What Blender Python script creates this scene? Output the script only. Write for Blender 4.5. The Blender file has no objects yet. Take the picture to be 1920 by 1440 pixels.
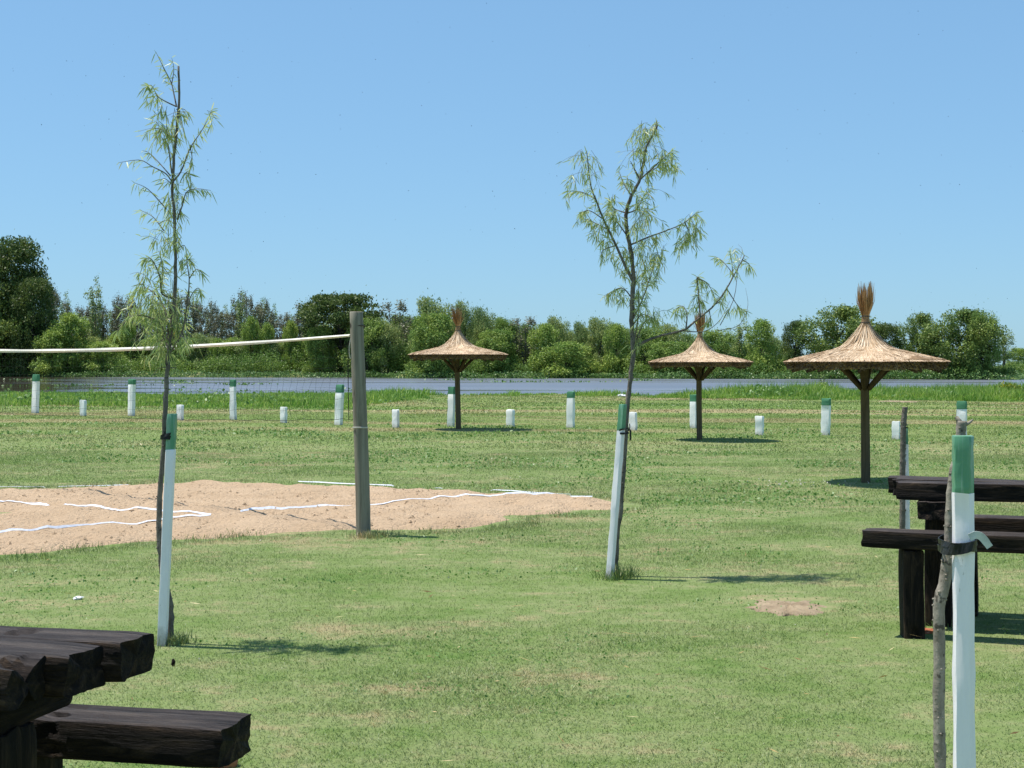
import bpy, math, random
import numpy as np
from mathutils import Vector, Matrix

# ------------------------------------------------------------------ camera, world, sun, exposure
scene = bpy.context.scene
C = scene.collection
F = 2666.7                                   # focal length in pixels of the 1920 wide photograph
EYE = 1.70
HORIZON = 685.0
PITCH = math.atan((HORIZON - 720.0) / F)     # negative: horizon above the centre, camera looks down
cam_d = bpy.data.cameras.new('camera')
cam_d.sensor_width = 36.0
cam_d.lens = 36.0 * F / 1920.0
cam_d.clip_start = 0.05
cam_d.clip_end = 6000.0
cam = bpy.data.objects.new('camera', cam_d)
C.objects.link(cam)
cam.location = (0, 0, EYE)
cam.rotation_euler = (math.radians(90) + PITCH, 0, 0)
scene.camera = cam

SUN_EL = math.radians(70.5)
SUN_AZ = math.radians(12)                    # sun from the left, a little beyond
sun_dir = Vector((-math.cos(SUN_EL) * math.cos(SUN_AZ), math.cos(SUN_EL) * math.sin(SUN_AZ), math.sin(SUN_EL)))
world = bpy.data.worlds.new('World')
scene.world = world
world.use_nodes = True
wn = world.node_tree
wn.nodes.clear()
sky = wn.nodes.new('ShaderNodeTexSky')
sky.sky_type = 'NISHITA'
sky.sun_disc = False
sky.sun_elevation = SUN_EL
sky.sun_rotation = math.atan2(sun_dir.x, sun_dir.y)
sky.altitude = 0.0
sky.air_density = 1.0
sky.dust_density = 0.3
sky.ozone_density = 3.0
bg = wn.nodes.new('ShaderNodeBackground')
bg.inputs['Strength'].default_value = 0.10
wo = wn.nodes.new('ShaderNodeOutputWorld')
gm = wn.nodes.new('ShaderNodeGamma'); gm.inputs['Gamma'].default_value = 0.46       # the camera's soft contrast in the sky
tn = wn.nodes.new('ShaderNodeVectorMath'); tn.operation = 'MULTIPLY'; tn.inputs[1].default_value = (1.38, 2.18, 2.90)
wn.links.new(sky.outputs[0], gm.inputs['Color']); wn.links.new(gm.outputs[0], tn.inputs[0])
wn.links.new(tn.outputs[0], bg.inputs['Color'])
wn.links.new(bg.outputs[0], wo.inputs['Surface'])

sd = bpy.data.lights.new('sun', 'SUN')
sd.energy = 5.0
sd.angle = math.radians(0.5)
sd.color = (1.0, 0.95, 0.88)
sun = bpy.data.objects.new('sun', sd)
C.objects.link(sun)
sun.rotation_euler = sun_dir.to_track_quat('Z', 'Y').to_euler()
sun.location = (-20, 5, 40)

scene.view_settings.view_transform = 'Standard'
scene.view_settings.look = 'None'
scene.view_settings.exposure = 0.35
scene.view_settings.gamma = 1.0

# ------------------------------------------------------------------ numpy noise
def _h(ix, iy, iz, seed):
    n = (ix.astype(np.int64) * 374761393 + iy.astype(np.int64) * 668265263 + iz.astype(np.int64) * 1274126177 + seed * 974634777) & 0x7fffffff
    n = ((n ^ (n >> 13)) * 1274126177) & 0x7fffffff
    n = (n ^ (n >> 16)) & 0xffff
    return n / 65535.0
def vnoise(x, y, z=None, seed=0):
    x = np.asarray(x, float); y = np.asarray(y, float)
    z = np.zeros_like(x) if z is None else np.asarray(z, float)
    ix, iy, iz = np.floor(x), np.floor(y), np.floor(z)
    fx, fy, fz = x - ix, y - iy, z - iz
    fx = fx * fx * (3 - 2 * fx); fy = fy * fy * (3 - 2 * fy); fz = fz * fz * (3 - 2 * fz)
    r = 0
    for a in (0, 1):
        for b in (0, 1):
            for c in (0, 1):
                w = (fx if a else 1 - fx) * (fy if b else 1 - fy) * (fz if c else 1 - fz)
                r = r + w * _h(ix + a, iy + b, iz + c, seed)
    return r * 2 - 1
def fbm(x, y, z=None, seed=0, octs=3):
    r = 0; a = 1.0; s = 1.0
    for o in range(octs):
        r = r + a * vnoise(np.asarray(x) * s, np.asarray(y) * s, None if z is None else np.asarray(z) * s, seed + o)
        a *= 0.5; s *= 2.03
    return r
def sstep(a, b, x):
    t = np.clip((np.asarray(x, float) - a) / (b - a), 0, 1)
    return t * t * (3 - 2 * t)

# ------------------------------------------------------------------ terrain
WATER_Z = -0.5
def bank_y(x):
    x = np.asarray(x, float)
    return 83 + 2.2 * np.sin(x * 0.21 + 1) + 1.2 * np.sin(x * 0.53) - 6 * sstep(-12, -22, x) + 9 * sstep(9, 18, x)
def shore_y(x):
    x = np.asarray(x, float)
    return 244 - 0.348 * np.clip(x, -190, 72) + 1.5 * np.sin(x * 0.15) + 60 * sstep(76, 96, x)
def terr(x, y):
    x = np.asarray(x, float); y = np.asarray(y, float)
    z = -0.006 * np.clip(x, -40, 40) * sstep(15, 40, y) + 0.025 * vnoise(x / 5, y / 5, None, 3) * sstep(5, 9, y)
    b = bank_y(x); s = shore_y(x)
    z = z * (1 - sstep(b - 3, b + 4, y)) + (-1.7) * sstep(b - 3, b + 4, y)
    k = sstep(s - 1.5, s + 5, y)
    z = z * (1 - k) + (0.35 + 0.25 * vnoise(x / 15, y / 15, None, 8)) * k
    return z

def ray(px, py):
    fx = np.array([0, math.cos(PITCH), math.sin(PITCH)]); up = np.array([0, -math.sin(PITCH), math.cos(PITCH)])
    d = F * fx + np.array([px - 960.0, 0, 0]) - (py - 720.0) * up
    return d / d[1]
def P(px, py, Y):                     # the point seen at a pixel, at a world depth Y
    d = ray(px, py)
    return Vector((d[0] * Y, Y, EYE + d[2] * Y))
def G(px, py):                        # the ground point seen at a pixel
    d = ray(px, py); h = 0.0
    for _ in range(25):
        t = (h - EYE) / d[2]
        h = 0.5 * h + 0.5 * float(terr(d[0] * t, t))
    return Vector((d[0] * t, t, float(terr(d[0] * t, t))))
def ppm(Y): return F / Y              # photo pixels per metre at depth Y

# ------------------------------------------------------------------ materials
def new_mat(name):
    m = bpy.data.materials.new(name); m.use_nodes = True
    nt = m.node_tree
    for n in list(nt.nodes):
        if n.type != 'OUTPUT_MATERIAL': nt.nodes.remove(n)
    out = [n for n in nt.nodes if n.type == 'OUTPUT_MATERIAL'][0]
    return m, nt, out
def N(nt, t, **kw):
    n = nt.nodes.new(t)
    for k, v in kw.items():
        if k in n.inputs.keys() if isinstance(k, str) else False: n.inputs[k].default_value = v
        else: setattr(n, k, v)
    return n
def noise(nt, vec, scale, detail=4, rough=0.55, dist=0.0):
    n = nt.nodes.new('ShaderNodeTexNoise'); n.inputs['Scale'].default_value = scale
    n.inputs['Detail'].default_value = detail; n.inputs['Roughness'].default_value = rough; n.inputs['Distortion'].default_value = dist
    if vec is not None: nt.links.new(vec, n.inputs['Vector'])
    return n.outputs['Fac']
def ramp(nt, fac, stops):
    r = nt.nodes.new('ShaderNodeValToRGB')
    while len(r.color_ramp.elements) < len(stops): r.color_ramp.elements.new(0.5)
    for e, (p, c) in zip(r.color_ramp.elements, stops):
        e.position = p; e.color = (c[0], c[1], c[2], 1)
    nt.links.new(fac, r.inputs[0]); return r.outputs[0]
def mapping(nt, vec, scale=(1, 1, 1), loc=(0, 0, 0)):
    m = nt.nodes.new('ShaderNodeMapping'); m.inputs['Scale'].default_value = scale; m.inputs['Location'].default_value = loc
    nt.links.new(vec, m.inputs['Vector']); return m.outputs[0]
def mix(nt, fac, a, b, mode='MIX'):
    m = nt.nodes.new('ShaderNodeMix'); m.data_type = 'RGBA'; m.blend_type = mode
    for s, v in ((m.inputs[0], fac), (m.inputs[6], a), (m.inputs[7], b)):
        if hasattr(v, 'is_linked'): nt.links.new(v, s)
        elif isinstance(v, (int, float)): s.default_value = v
        else: s.default_value = (v[0], v[1], v[2], 1)
    return m.outputs[2]
def math_n(nt, op, a, b=None, clamp=False):
    m = nt.nodes.new('ShaderNodeMath'); m.operation = op; m.use_clamp = clamp
    for s, v in ((m.inputs[0], a), (m.inputs[1], b)):
        if v is None: continue
        if hasattr(v, 'is_linked'): nt.links.new(v, s)
        else: s.default_value = v
    return m.outputs[0]
def bump(nt, h, strength, dist=0.01):
    b = nt.nodes.new('ShaderNodeBump'); b.inputs['Strength'].default_value = strength; b.inputs['Distance'].default_value = dist
    nt.links.new(h, b.inputs['Height']); return b.outputs[0]
def principled(nt, out, col, rough=0.8, normal=None, spec=0.3):
    p = nt.nodes.new('ShaderNodeBsdfPrincipled')
    if hasattr(col, 'is_linked'): nt.links.new(col, p.inputs['Base Color'])
    else: p.inputs['Base Color'].default_value = (*col, 1)
    if hasattr(rough, 'is_linked'): nt.links.new(rough, p.inputs['Roughness'])
    else: p.inputs['Roughness'].default_value = rough
    p.inputs['Specular IOR Level'].default_value = spec
    if normal is not None: nt.links.new(normal, p.inputs['Normal'])
    if out is not None: nt.links.new(p.outputs[0], out.inputs['Surface'])
    return p
def objco(nt): return nt.nodes.new('ShaderNodeTexCoord').outputs['Object']
def geopos(nt): return nt.nodes.new('ShaderNodeNewGeometry').outputs['Position']

def lawn_colour(nt):
    """colour of the turf as a function of the place on the lawn: dry straw, mown green and lush patches"""
    pos = geopos(nt)
    big = noise(nt, mapping(nt, pos, (0.28, 0.5, 0.0)), 1.0, 4, 0.6)
    mid = noise(nt, mapping(nt, pos, (1.2, 1.7, 0.0), (7, 3, 0)), 1.0, 4, 0.65)
    fin = noise(nt, mapping(nt, pos, (5.5, 7, 0.0), (1, 9, 0)), 1.0, 3, 0.6)
    f = math_n(nt, 'ADD', math_n(nt, 'MULTIPLY', big, 0.34), math_n(nt, 'MULTIPLY', mid, 0.40))
    f = math_n(nt, 'ADD', f, math_n(nt, 'MULTIPLY', fin, 0.26))
    col = ramp(nt, f, [(0.37, (0.092, 0.184, 0.032)), (0.45, (0.146, 0.222, 0.060)), (0.53, (0.204, 0.258, 0.098)), (0.61, (0.335, 0.295, 0.155))])
    # far worn strip along the bank is drier
    sep = nt.nodes.new('ShaderNodeSeparateXYZ'); nt.links.new(pos, sep.inputs[0])
    y = sep.outputs['Y']
    far = noise(nt, mapping(nt, pos, (0.05, 0.22, 0.0), (3, 1, 0)), 1.0, 4, 0.6)
    a = nt.nodes.new('ShaderNodeMapRange'); a.inputs[1].default_value = 27; a.inputs[2].default_value = 42; nt.links.new(y, a.inputs[0])
    dry = ramp(nt, far, [(0.36, (0.115, 0.205, 0.036)), (0.50, (0.165, 0.230, 0.062)), (0.60, (0.300, 0.262, 0.128))])
    return mix(nt, a.outputs[0], col, dry)

def mat_lawn():
    m, nt, out = new_mat('turf')
    col = lawn_colour(nt)
    pos = geopos(nt)
    n1 = noise(nt, pos, 26, 5, 0.7)
    soil = mix(nt, math_n(nt, 'MULTIPLY', n1, 0.40), col, (0.19, 0.18, 0.09))
    n2 = noise(nt, pos, 9, 6, 0.75)
    principled(nt, out, soil, 0.95, bump(nt, n2, 0.7, 0.05), 0.1)
    return m
def mat_blades():
    m, nt, out = new_mat('grass_blades')
    col = lawn_colour(nt)
    g = nt.nodes.new('ShaderNodeNewGeometry')
    tint = ramp(nt, g.outputs['Random Per Island'], [(0.0, (0.62, 0.72, 0.55)), (0.4, (0.95, 0.97, 0.95)), (0.75, (1.15, 1.08, 1.05)), (0.9, (1.6, 1.3, 1.3)), (1.0, (2.1, 1.65, 1.7))])
    col = mix(nt, 1.0, col, tint, 'MULTIPLY')
    p = principled(nt, None, col, 0.45, None, 0.5)
    t = nt.nodes.new('ShaderNodeBsdfTranslucent'); nt.links.new(col, t.inputs['Color'])
    ms = nt.nodes.new('ShaderNodeMixShader'); ms.inputs[0].default_value = 0.35
    nt.links.new(p.outputs[0], ms.inputs[1]); nt.links.new(t.outputs[0], ms.inputs[2]); nt.links.new(ms.outputs[0], out.inputs['Surface'])
    return m
def mat_leaf(name, stops, trans=0.3, clump=None, rough=0.5, spec=0.3):
    m, nt, out = new_mat(name)
    g = nt.nodes.new('ShaderNodeNewGeometry')
    col = ramp(nt, g.outputs['Random Per Island'], stops)
    if clump:
        n = noise(nt, geopos(nt), clump, 2, 0.5)
        col = mix(nt, 1.0, col, ramp(nt, n, [(0.3, (0.72, 0.82, 0.8)), (0.7, (1.3, 1.16, 1.05))]), 'MULTIPLY')
    p = principled(nt, None, col, rough, None, spec)
    t = nt.nodes.new('ShaderNodeBsdfTranslucent'); nt.links.new(col, t.inputs['Color'])
    ms = nt.nodes.new('ShaderNodeMixShader'); ms.inputs[0].default_value = trans
    nt.links.new(p.outputs[0], ms.inputs[1]); nt.links.new(t.outputs[0], ms.inputs[2]); nt.links.new(ms.outputs[0], out.inputs['Surface'])
    return m
def mat_simple(name, c0, c1, scale, stretch=(1, 1, 1), rough=0.85, bs=0.4, bd=0.01, detail=5, spec=0.2, lo=0.35, hi=0.65):
    m, nt, out = new_mat(name)
    v = mapping(nt, objco(nt), stretch)
    n = noise(nt, v, scale, detail, 0.62)
    n2 = noise(nt, v, scale * 4.3, detail, 0.65)
    col = ramp(nt, n, [(lo, c0), (hi, c1)])
    principled(nt, out, col, rough, bump(nt, math_n(nt, 'ADD', n, n2), bs, bd), spec)
    return m
def mat_sleeper():
    m, nt, out = new_mat('charred_sleeper_wood')
    v = mapping(nt, objco(nt), (1.2, 9, 9))
    g = noise(nt, v, 2.2, 7, 0.7, 0.9)
    k = noise(nt, objco(nt), 6, 5, 0.6)
    col = ramp(nt, g, [(0.30, (0.004, 0.003, 0.003)), (0.48, (0.013, 0.009, 0.007)), (0.60, (0.042, 0.027, 0.017)), (0.74, (0.13, 0.082, 0.046))])
    col = mix(nt, ramp(nt, k, [(0.55, (0, 0, 0)), (0.75, (0.4, 0.4, 0.4))]), col, (0.012, 0.010, 0.010))
    # lighter, greyer tone on the faces that point up
    gm = nt.nodes.new('ShaderNodeNewGeometry'); s = nt.nodes.new('ShaderNodeSeparateXYZ'); nt.links.new(gm.outputs['True Normal'], s.inputs[0])
    upf = nt.nodes.new('ShaderNodeMapRange'); upf.inputs[1].default_value = 0.7; upf.inputs[2].default_value = 0.95; nt.links.new(s.outputs['Z'], upf.inputs[0])
    top = ramp(nt, g, [(0.30, (0.024, 0.019, 0.017)), (0.52, (0.066, 0.054, 0.049)), (0.75, (0.145, 0.118, 0.098))])
    col = mix(nt, upf.outputs[0], col, top)
    crack = noise(nt, mapping(nt, objco(nt), (0.9, 16, 16)), 2.6, 6, 0.75, 1.5)
    col = mix(nt, ramp(nt, crack, [(0.36, (0.85, 0.85, 0.85)), (0.44, (0, 0, 0))]), col, (0.004, 0.003, 0.003))
    principled(nt, out, col, 0.68, bump(nt, math_n(nt, 'ADD', g, crack), 0.9, 0.02), 0.14)
    return m
def mat_bark(name, dark, light, scale=18):
    m, nt, out = new_mat(name)
    v = mapping(nt, objco(nt), (1, 1, 0.45))
    n = noise(nt, v, scale, 6, 0.7)
    spots = noise(nt, objco(nt), 55, 3, 0.5)
    col = ramp(nt, n, [(0.3, dark), (0.65, light)])
    col = mix(nt, ramp(nt, spots, [(0.60, (0, 0, 0)), (0.68, (0.8, 0.8, 0.8))]), col, tuple(c * 0.35 for c in dark))
    principled(nt, out, col, 0.9, bump(nt, math_n(nt, 'ADD', n, spots), 0.6, 0.006), 0.15)
    return m
def mat_post_wood(name='grey_weathered_pole_wood', tint=(1, 1, 1)):
    m, nt, out = new_mat(name)
    v = mapping(nt, objco(nt), (9, 9, 0.55))
    g = noise(nt, v, 2.0, 7, 0.7, 0.5)
    col = ramp(nt, g, [(0.28, (0.105, 0.090, 0.066)), (0.5, (0.230, 0.208, 0.160)), (0.72, (0.320, 0.295, 0.235))])
    col = mix(nt, 1.0, col, tint, 'MULTIPLY')
    knots = noise(nt, mapping(nt, objco(nt), (7, 7, 3.5)), 1.6, 1, 0.4)
    col = mix(nt, ramp(nt, knots, [(0.70, (0, 0, 0)), (0.75, (0.9, 0.9, 0.9))]), col, (0.035, 0.028, 0.02))
    principled(nt, out, col, 0.88, bump(nt, g, 0.7, 0.012), 0.15)
    return m
def mat_paint(name, col, dirt, rough=0.45, chips=0.62, bs=0.25, streak=0.0):
    m, nt, out = new_mat(name)
    n = noise(nt, objco(nt), 14, 6, 0.7)
    fine = noise(nt, mapping(nt, objco(nt), (8, 8, 0.9)), 9, 4, 0.6)
    c = mix(nt, ramp(nt, fine, [(0.35, (0, 0, 0)), (0.8, (0.22, 0.22, 0.22))]), col, tuple(x * 0.72 for x in col))
    c = mix(nt, ramp(nt, n, [(chips, (0, 0, 0)), (chips + 0.06, (0.8, 0.8, 0.8))]), c, dirt)
    if streak:
        st = noise(nt, mapping(nt, objco(nt), (60, 60, 2.2)), 1.0, 4, 0.6)
        c = mix(nt, ramp(nt, st, [(0.50, (0, 0, 0)), (0.66, (streak,) * 3)]), c, (0.34, 0.47, 0.39))
    sp = nt.nodes.new('ShaderNodeSeparateXYZ'); nt.links.new(objco(nt), sp.inputs[0])
    gz = math_n(nt, 'ADD', sp.outputs['Z'], math_n(nt, 'MULTIPLY', math_n(nt, 'SUBTRACT', n, 0.5), 0.22))      # mud splashed on the foot
    mr = nt.nodes.new('ShaderNodeMapRange'); mr.inputs[1].default_value = 0.11; mr.inputs[2].default_value = 0.0; nt.links.new(gz, mr.inputs[0])
    c = mix(nt, math_n(nt, 'MULTIPLY', mr.outputs[0], 0.7), c, (0.20, 0.17, 0.10))
    scr = noise(nt, mapping(nt, objco(nt), (30, 30, 5)), 1.7, 4, 0.7)
    c = mix(nt, ramp(nt, scr, [(0.66, (0, 0, 0)), (0.70, (0.75, 0.75, 0.75))]), c, dirt)
    principled(nt, out, c, rough, bump(nt, math_n(nt, 'ADD', n, fine), bs, 0.004), 0.4)
    return m
def mat_straw(name, stops):
    m, nt, out = new_mat(name)
    g = nt.nodes.new('ShaderNodeNewGeometry')
    col = ramp(nt, g.outputs['Random Per Island'], stops)
    n = noise(nt, objco(nt), 5, 4, 0.6)
    col = mix(nt, 1.0, col, ramp(nt, n, [(0.35, (0.72, 0.68, 0.62)), (0.65, (1.08, 1.08, 1.08))]), 'MULTIPLY')
    principled(nt, out, col, 0.75, bump(nt, noise(nt, objco(nt), 60, 3, 0.6), 0.6, 0.01), 0.25)
    return m
def mat_sand():
    m, nt, out = new_mat('sand')
    pos = geopos(nt)
    n = noise(nt, pos, 1.3, 5, 0.6); f = noise(nt, pos, 9, 7, 0.75); d = noise(nt, pos, 24, 3, 0.6)
    col = ramp(nt, n, [(0.3, (0.50, 0.355, 0.225)), (0.7, (0.60, 0.44, 0.29))])
    col = mix(nt, ramp(nt, d, [(0.62, (0, 0, 0)), (0.72, (0.6, 0.6, 0.6))]), col, (0.24, 0.145, 0.08))
    principled(nt, out, col, 0.95, bump(nt, math_n(nt, 'ADD', f, d), 1.0, 0.06), 0.1)
    return m
def mat_water():
    m, nt, out = new_mat('river_water')
    pos = geopos(nt)
    sep = nt.nodes.new('ShaderNodeSeparateXYZ'); nt.links.new(pos, sep.inputs[0])
    a = noise(nt, mapping(nt, pos, (0.10, 0.45, 1)), 1.0, 3, 0.5)
    b = noise(nt, mapping(nt, pos, (0.012, 0.075, 1)), 1.0, 3, 0.55)
    col = ramp(nt, b, [(0.42, (0.118, 0.130, 0.155)), (0.58, (0.165, 0.178, 0.200))])
    calm_reflection = math_n(nt, 'ADD', sep.outputs['X'], math_n(nt, 'MULTIPLY', sep.outputs['Y'], 0.285))
    calm_reflection = math_n(nt, 'ADD', calm_reflection, math_n(nt, 'MULTIPLY', math_n(nt, 'SUBTRACT', b, 0.5), 60.0))
    mr = nt.nodes.new('ShaderNodeMapRange'); mr.inputs[1].default_value = -6; mr.inputs[2].default_value = 5; nt.links.new(calm_reflection, mr.inputs[0])
    r = ramp(nt, b, [(0.42, (0.36, 0.36, 0.36)), (0.52, (0.40, 0.40, 0.40)), (0.60, (0.10, 0.10, 0.10))])
    r = mix(nt, mr.outputs[0], (0.07, 0.07, 0.07), r); col = mix(nt, mr.outputs[0], (0.075, 0.060, 0.045), col)  # calm cove is smoother; the trees' reflection is also put into its dark brown
    p = principled(nt, out, col, r, bump(nt, a, 0.25, 0.5), 0.5)
    p.inputs['IOR'].default_value = 1.33
    return m
M = {}
M['turf'] = mat_lawn(); M['blades'] = mat_blades(); M['sand'] = mat_sand(); M['water'] = mat_water()
M['sleeper'] = mat_sleeper(); M['pole'] = mat_post_wood()
M['pole_brown'] = mat_post_wood('brown_pole_wood', (0.50, 0.42, 0.31))
M['bark'] = mat_bark('young_willow_bark', (0.075, 0.062, 0.050), (0.215, 0.190, 0.160), 22)
M['bark_grey'] = mat_bark('grey_sapling_bark', (0.15, 0.13, 0.10), (0.36, 0.32, 0.26), 30)
M['bark_far'] = mat_simple('tree_bark', (0.035, 0.028, 0.02), (0.10, 0.085, 0.065), 3)
M['white'] = mat_paint('white_paint', (0.91, 0.87, 0.89), (0.42, 0.41, 0.37), 0.4, 0.70)
M['green'] = mat_paint('green_paint', (0.105, 0.290, 0.160), (0.42, 0.52, 0.44), 0.4, 0.68, 0.25, 0.75)
M['lime'] = mat_paint('whitewash', (0.87, 0.87, 0.85), (0.32, 0.29, 0.24), 0.85, 0.66, 0.9)
M['lime_green'] = mat_paint('green_wash', (0.075, 0.235, 0.125), (0.25, 0.33, 0.26), 0.8, 0.66, 0.6)
M['thatch'] = mat_straw('thatch', [(0, (0.46, 0.31, 0.18)), (0.5, (0.62, 0.46, 0.30)), (1, (0.76, 0.62, 0.46))])
M['thatch_base'] = mat_simple('thatch_underlayer', (0.15, 0.09, 0.045), (0.34, 0.22, 0.12), 7, (1, 1, 1), 0.9, 0.8, 0.03)  # darkened as well, with the rim's shade put into the colour
M['thatch_rim_shade'] = mat_straw('shade_toned_rim_thatch', [(0, (0.10, 0.060, 0.030)), (0.6, (0.24, 0.15, 0.08)), (1, (0.45, 0.31, 0.18))])  # rim straw ends, browned darker to carry the shade of the rim
M['tuft'] = mat_straw('reed_tuft', [(0, (0.26, 0.13, 0.05)), (0.5, (0.44, 0.26, 0.11)), (1, (0.62, 0.43, 0.22))])
M['reed'] = mat_simple('reed_binding', (0.26, 0.16, 0.07), (0.46, 0.31, 0.15), 10, (4, 4, 1), 0.8, 0.6, 0.01)
M['rafter'] = mat_simple('rafter_wood', (0.040, 0.026, 0.016), (0.10, 0.068, 0.042), 4, (3, 3, 1), 0.85, 0.5, 0.01)
M['leaf_young'] = mat_leaf('willow_leaf', [(0, (0.27, 0.36, 0.105)), (0.5, (0.40, 0.49, 0.165)), (0.9, (0.52, 0.58, 0.26)), (0.985, (0.54, 0.54, 0.22)), (1, (0.58, 0.44, 0.10))], 0.5, None, 0.4, 0.5)
M['band'] = mat_simple('cream_webbing', (0.62, 0.58, 0.50), (0.80, 0.77, 0.70), 30, (1, 1, 1), 0.8, 0.3, 0.003)
M['tape'] = mat_simple('white_tape', (0.55, 0.58, 0.66), (0.74, 0.76, 0.80), 20, (1, 1, 1), 0.6, 0.3, 0.004)
M['cord'] = mat_simple('black_cord', (0.018, 0.018, 0.018), (0.04, 0.04, 0.04), 30)
M['rope'] = mat_simple('pale_rope', (0.50, 0.46, 0.40), (0.70, 0.66, 0.58), 60)
M['wire'] = mat_simple('rusty_wire', (0.06, 0.05, 0.04), (0.16, 0.13, 0.10), 60)
M['rubber'] = mat_simple('black_strap', (0.012, 0.013, 0.013), (0.035, 0.036, 0.035), 25, (1, 1, 1), 0.45, 0.5, 0.006)
M['cloth_tail'] = mat_simple('grey_green_strap', (0.34, 0.38, 0.36), (0.56, 0.60, 0.58), 25, (1, 1, 1), 0.6, 0.3, 0.004)
M['brick'] = mat_simple('brick', (0.30, 0.085, 0.040), (0.44, 0.17, 0.085), 20)
M['paper'] = mat_simple('white_plastic', (0.70, 0.70, 0.72), (0.86, 0.86, 0.86), 12)
M['soil'] = mat_simple('bare_soil', (0.24, 0.18, 0.115), (0.36, 0.28, 0.185), 5, (1, 1, 1), 0.95, 0.8, 0.03)
M['dryleaf'] = mat_leaf('dry_leaf', [(0, (0.16, 0.09, 0.03)), (0.5, (0.45, 0.34, 0.13)), (1, (0.62, 0.52, 0.28))], 0.2)

# ------------------------------------------------------------------ object and mesh helpers
def mesh_np(name, verts, faces, mats, smooth=False, midx=None):
    """verts (n,3), faces (m,k) with one k, or a list of such arrays"""
    verts = np.asarray(verts, np.float32)
    groups = faces if isinstance(faces, list) else [faces]
    groups = [np.asarray(g, np.int32) for g in groups if len(g)]
    me = bpy.data.meshes.new(name)
    me.vertices.add(len(verts)); me.vertices.foreach_set('co', verts.ravel())
    loops = np.concatenate([g.ravel() for g in groups])
    tot = np.concatenate([np.full(len(g), g.shape[1], np.int32) for g in groups])
    start = np.concatenate([[0], np.cumsum(tot)[:-1]]).astype(np.int32)
    me.loops.add(len(loops)); me.loops.foreach_set('vertex_index', loops)
    me.polygons.add(len(tot)); me.polygons.foreach_set('loop_start', start); me.polygons.foreach_set('loop_total', tot)
    for m in (mats if isinstance(mats, (list, tuple)) else [mats]): me.materials.append(m)
    if midx is not None: me.polygons.foreach_set('material_index', np.asarray(midx, np.int32))
    me.polygons.foreach_set('use_smooth', np.full(len(tot), bool(smooth)))
    me.update(calc_edges=True); me.validate()
    if smooth == 'edges': me.set_sharp_from_angle(angle=math.radians(38))
    return me
def link(name, me, parent=None, loc=(0, 0, 0), rot=(0, 0, 0)):
    o = bpy.data.objects.new(name, me); C.objects.link(o)
    o.location = loc; o.rotation_euler = rot
    if parent is not None: o.parent = parent
    return o
def tag(o, label=None, cat=None, group=None, kind=None):
    if label: o['label'] = label
    if cat: o['category'] = cat
    if group: o['group'] = group
    if kind: o['kind'] = kind
    return o
def thing(name, label, cat, loc=(0, 0, 0), rz=0.0, group=None):
    o = bpy.data.objects.new(name, None); C.objects.link(o)
    o.empty_display_size = 0.2; o.location = loc; o.rotation_euler = (0, 0, rz)
    return tag(o, label, cat, group)
def dup(root, label, loc, rz=0.0, scale=(1, 1, 1)):
    r = root.copy(); C.objects.link(r); r.location = loc; r.rotation_euler = (0, 0, rz); r.scale = scale
    r['label'] = label
    for ch in list(root.children):
        c = ch.copy(); C.objects.link(c); c.parent = r
        for g in list(ch.children):
            d = g.copy(); C.objects.link(d); d.parent = c
    return r

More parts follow.
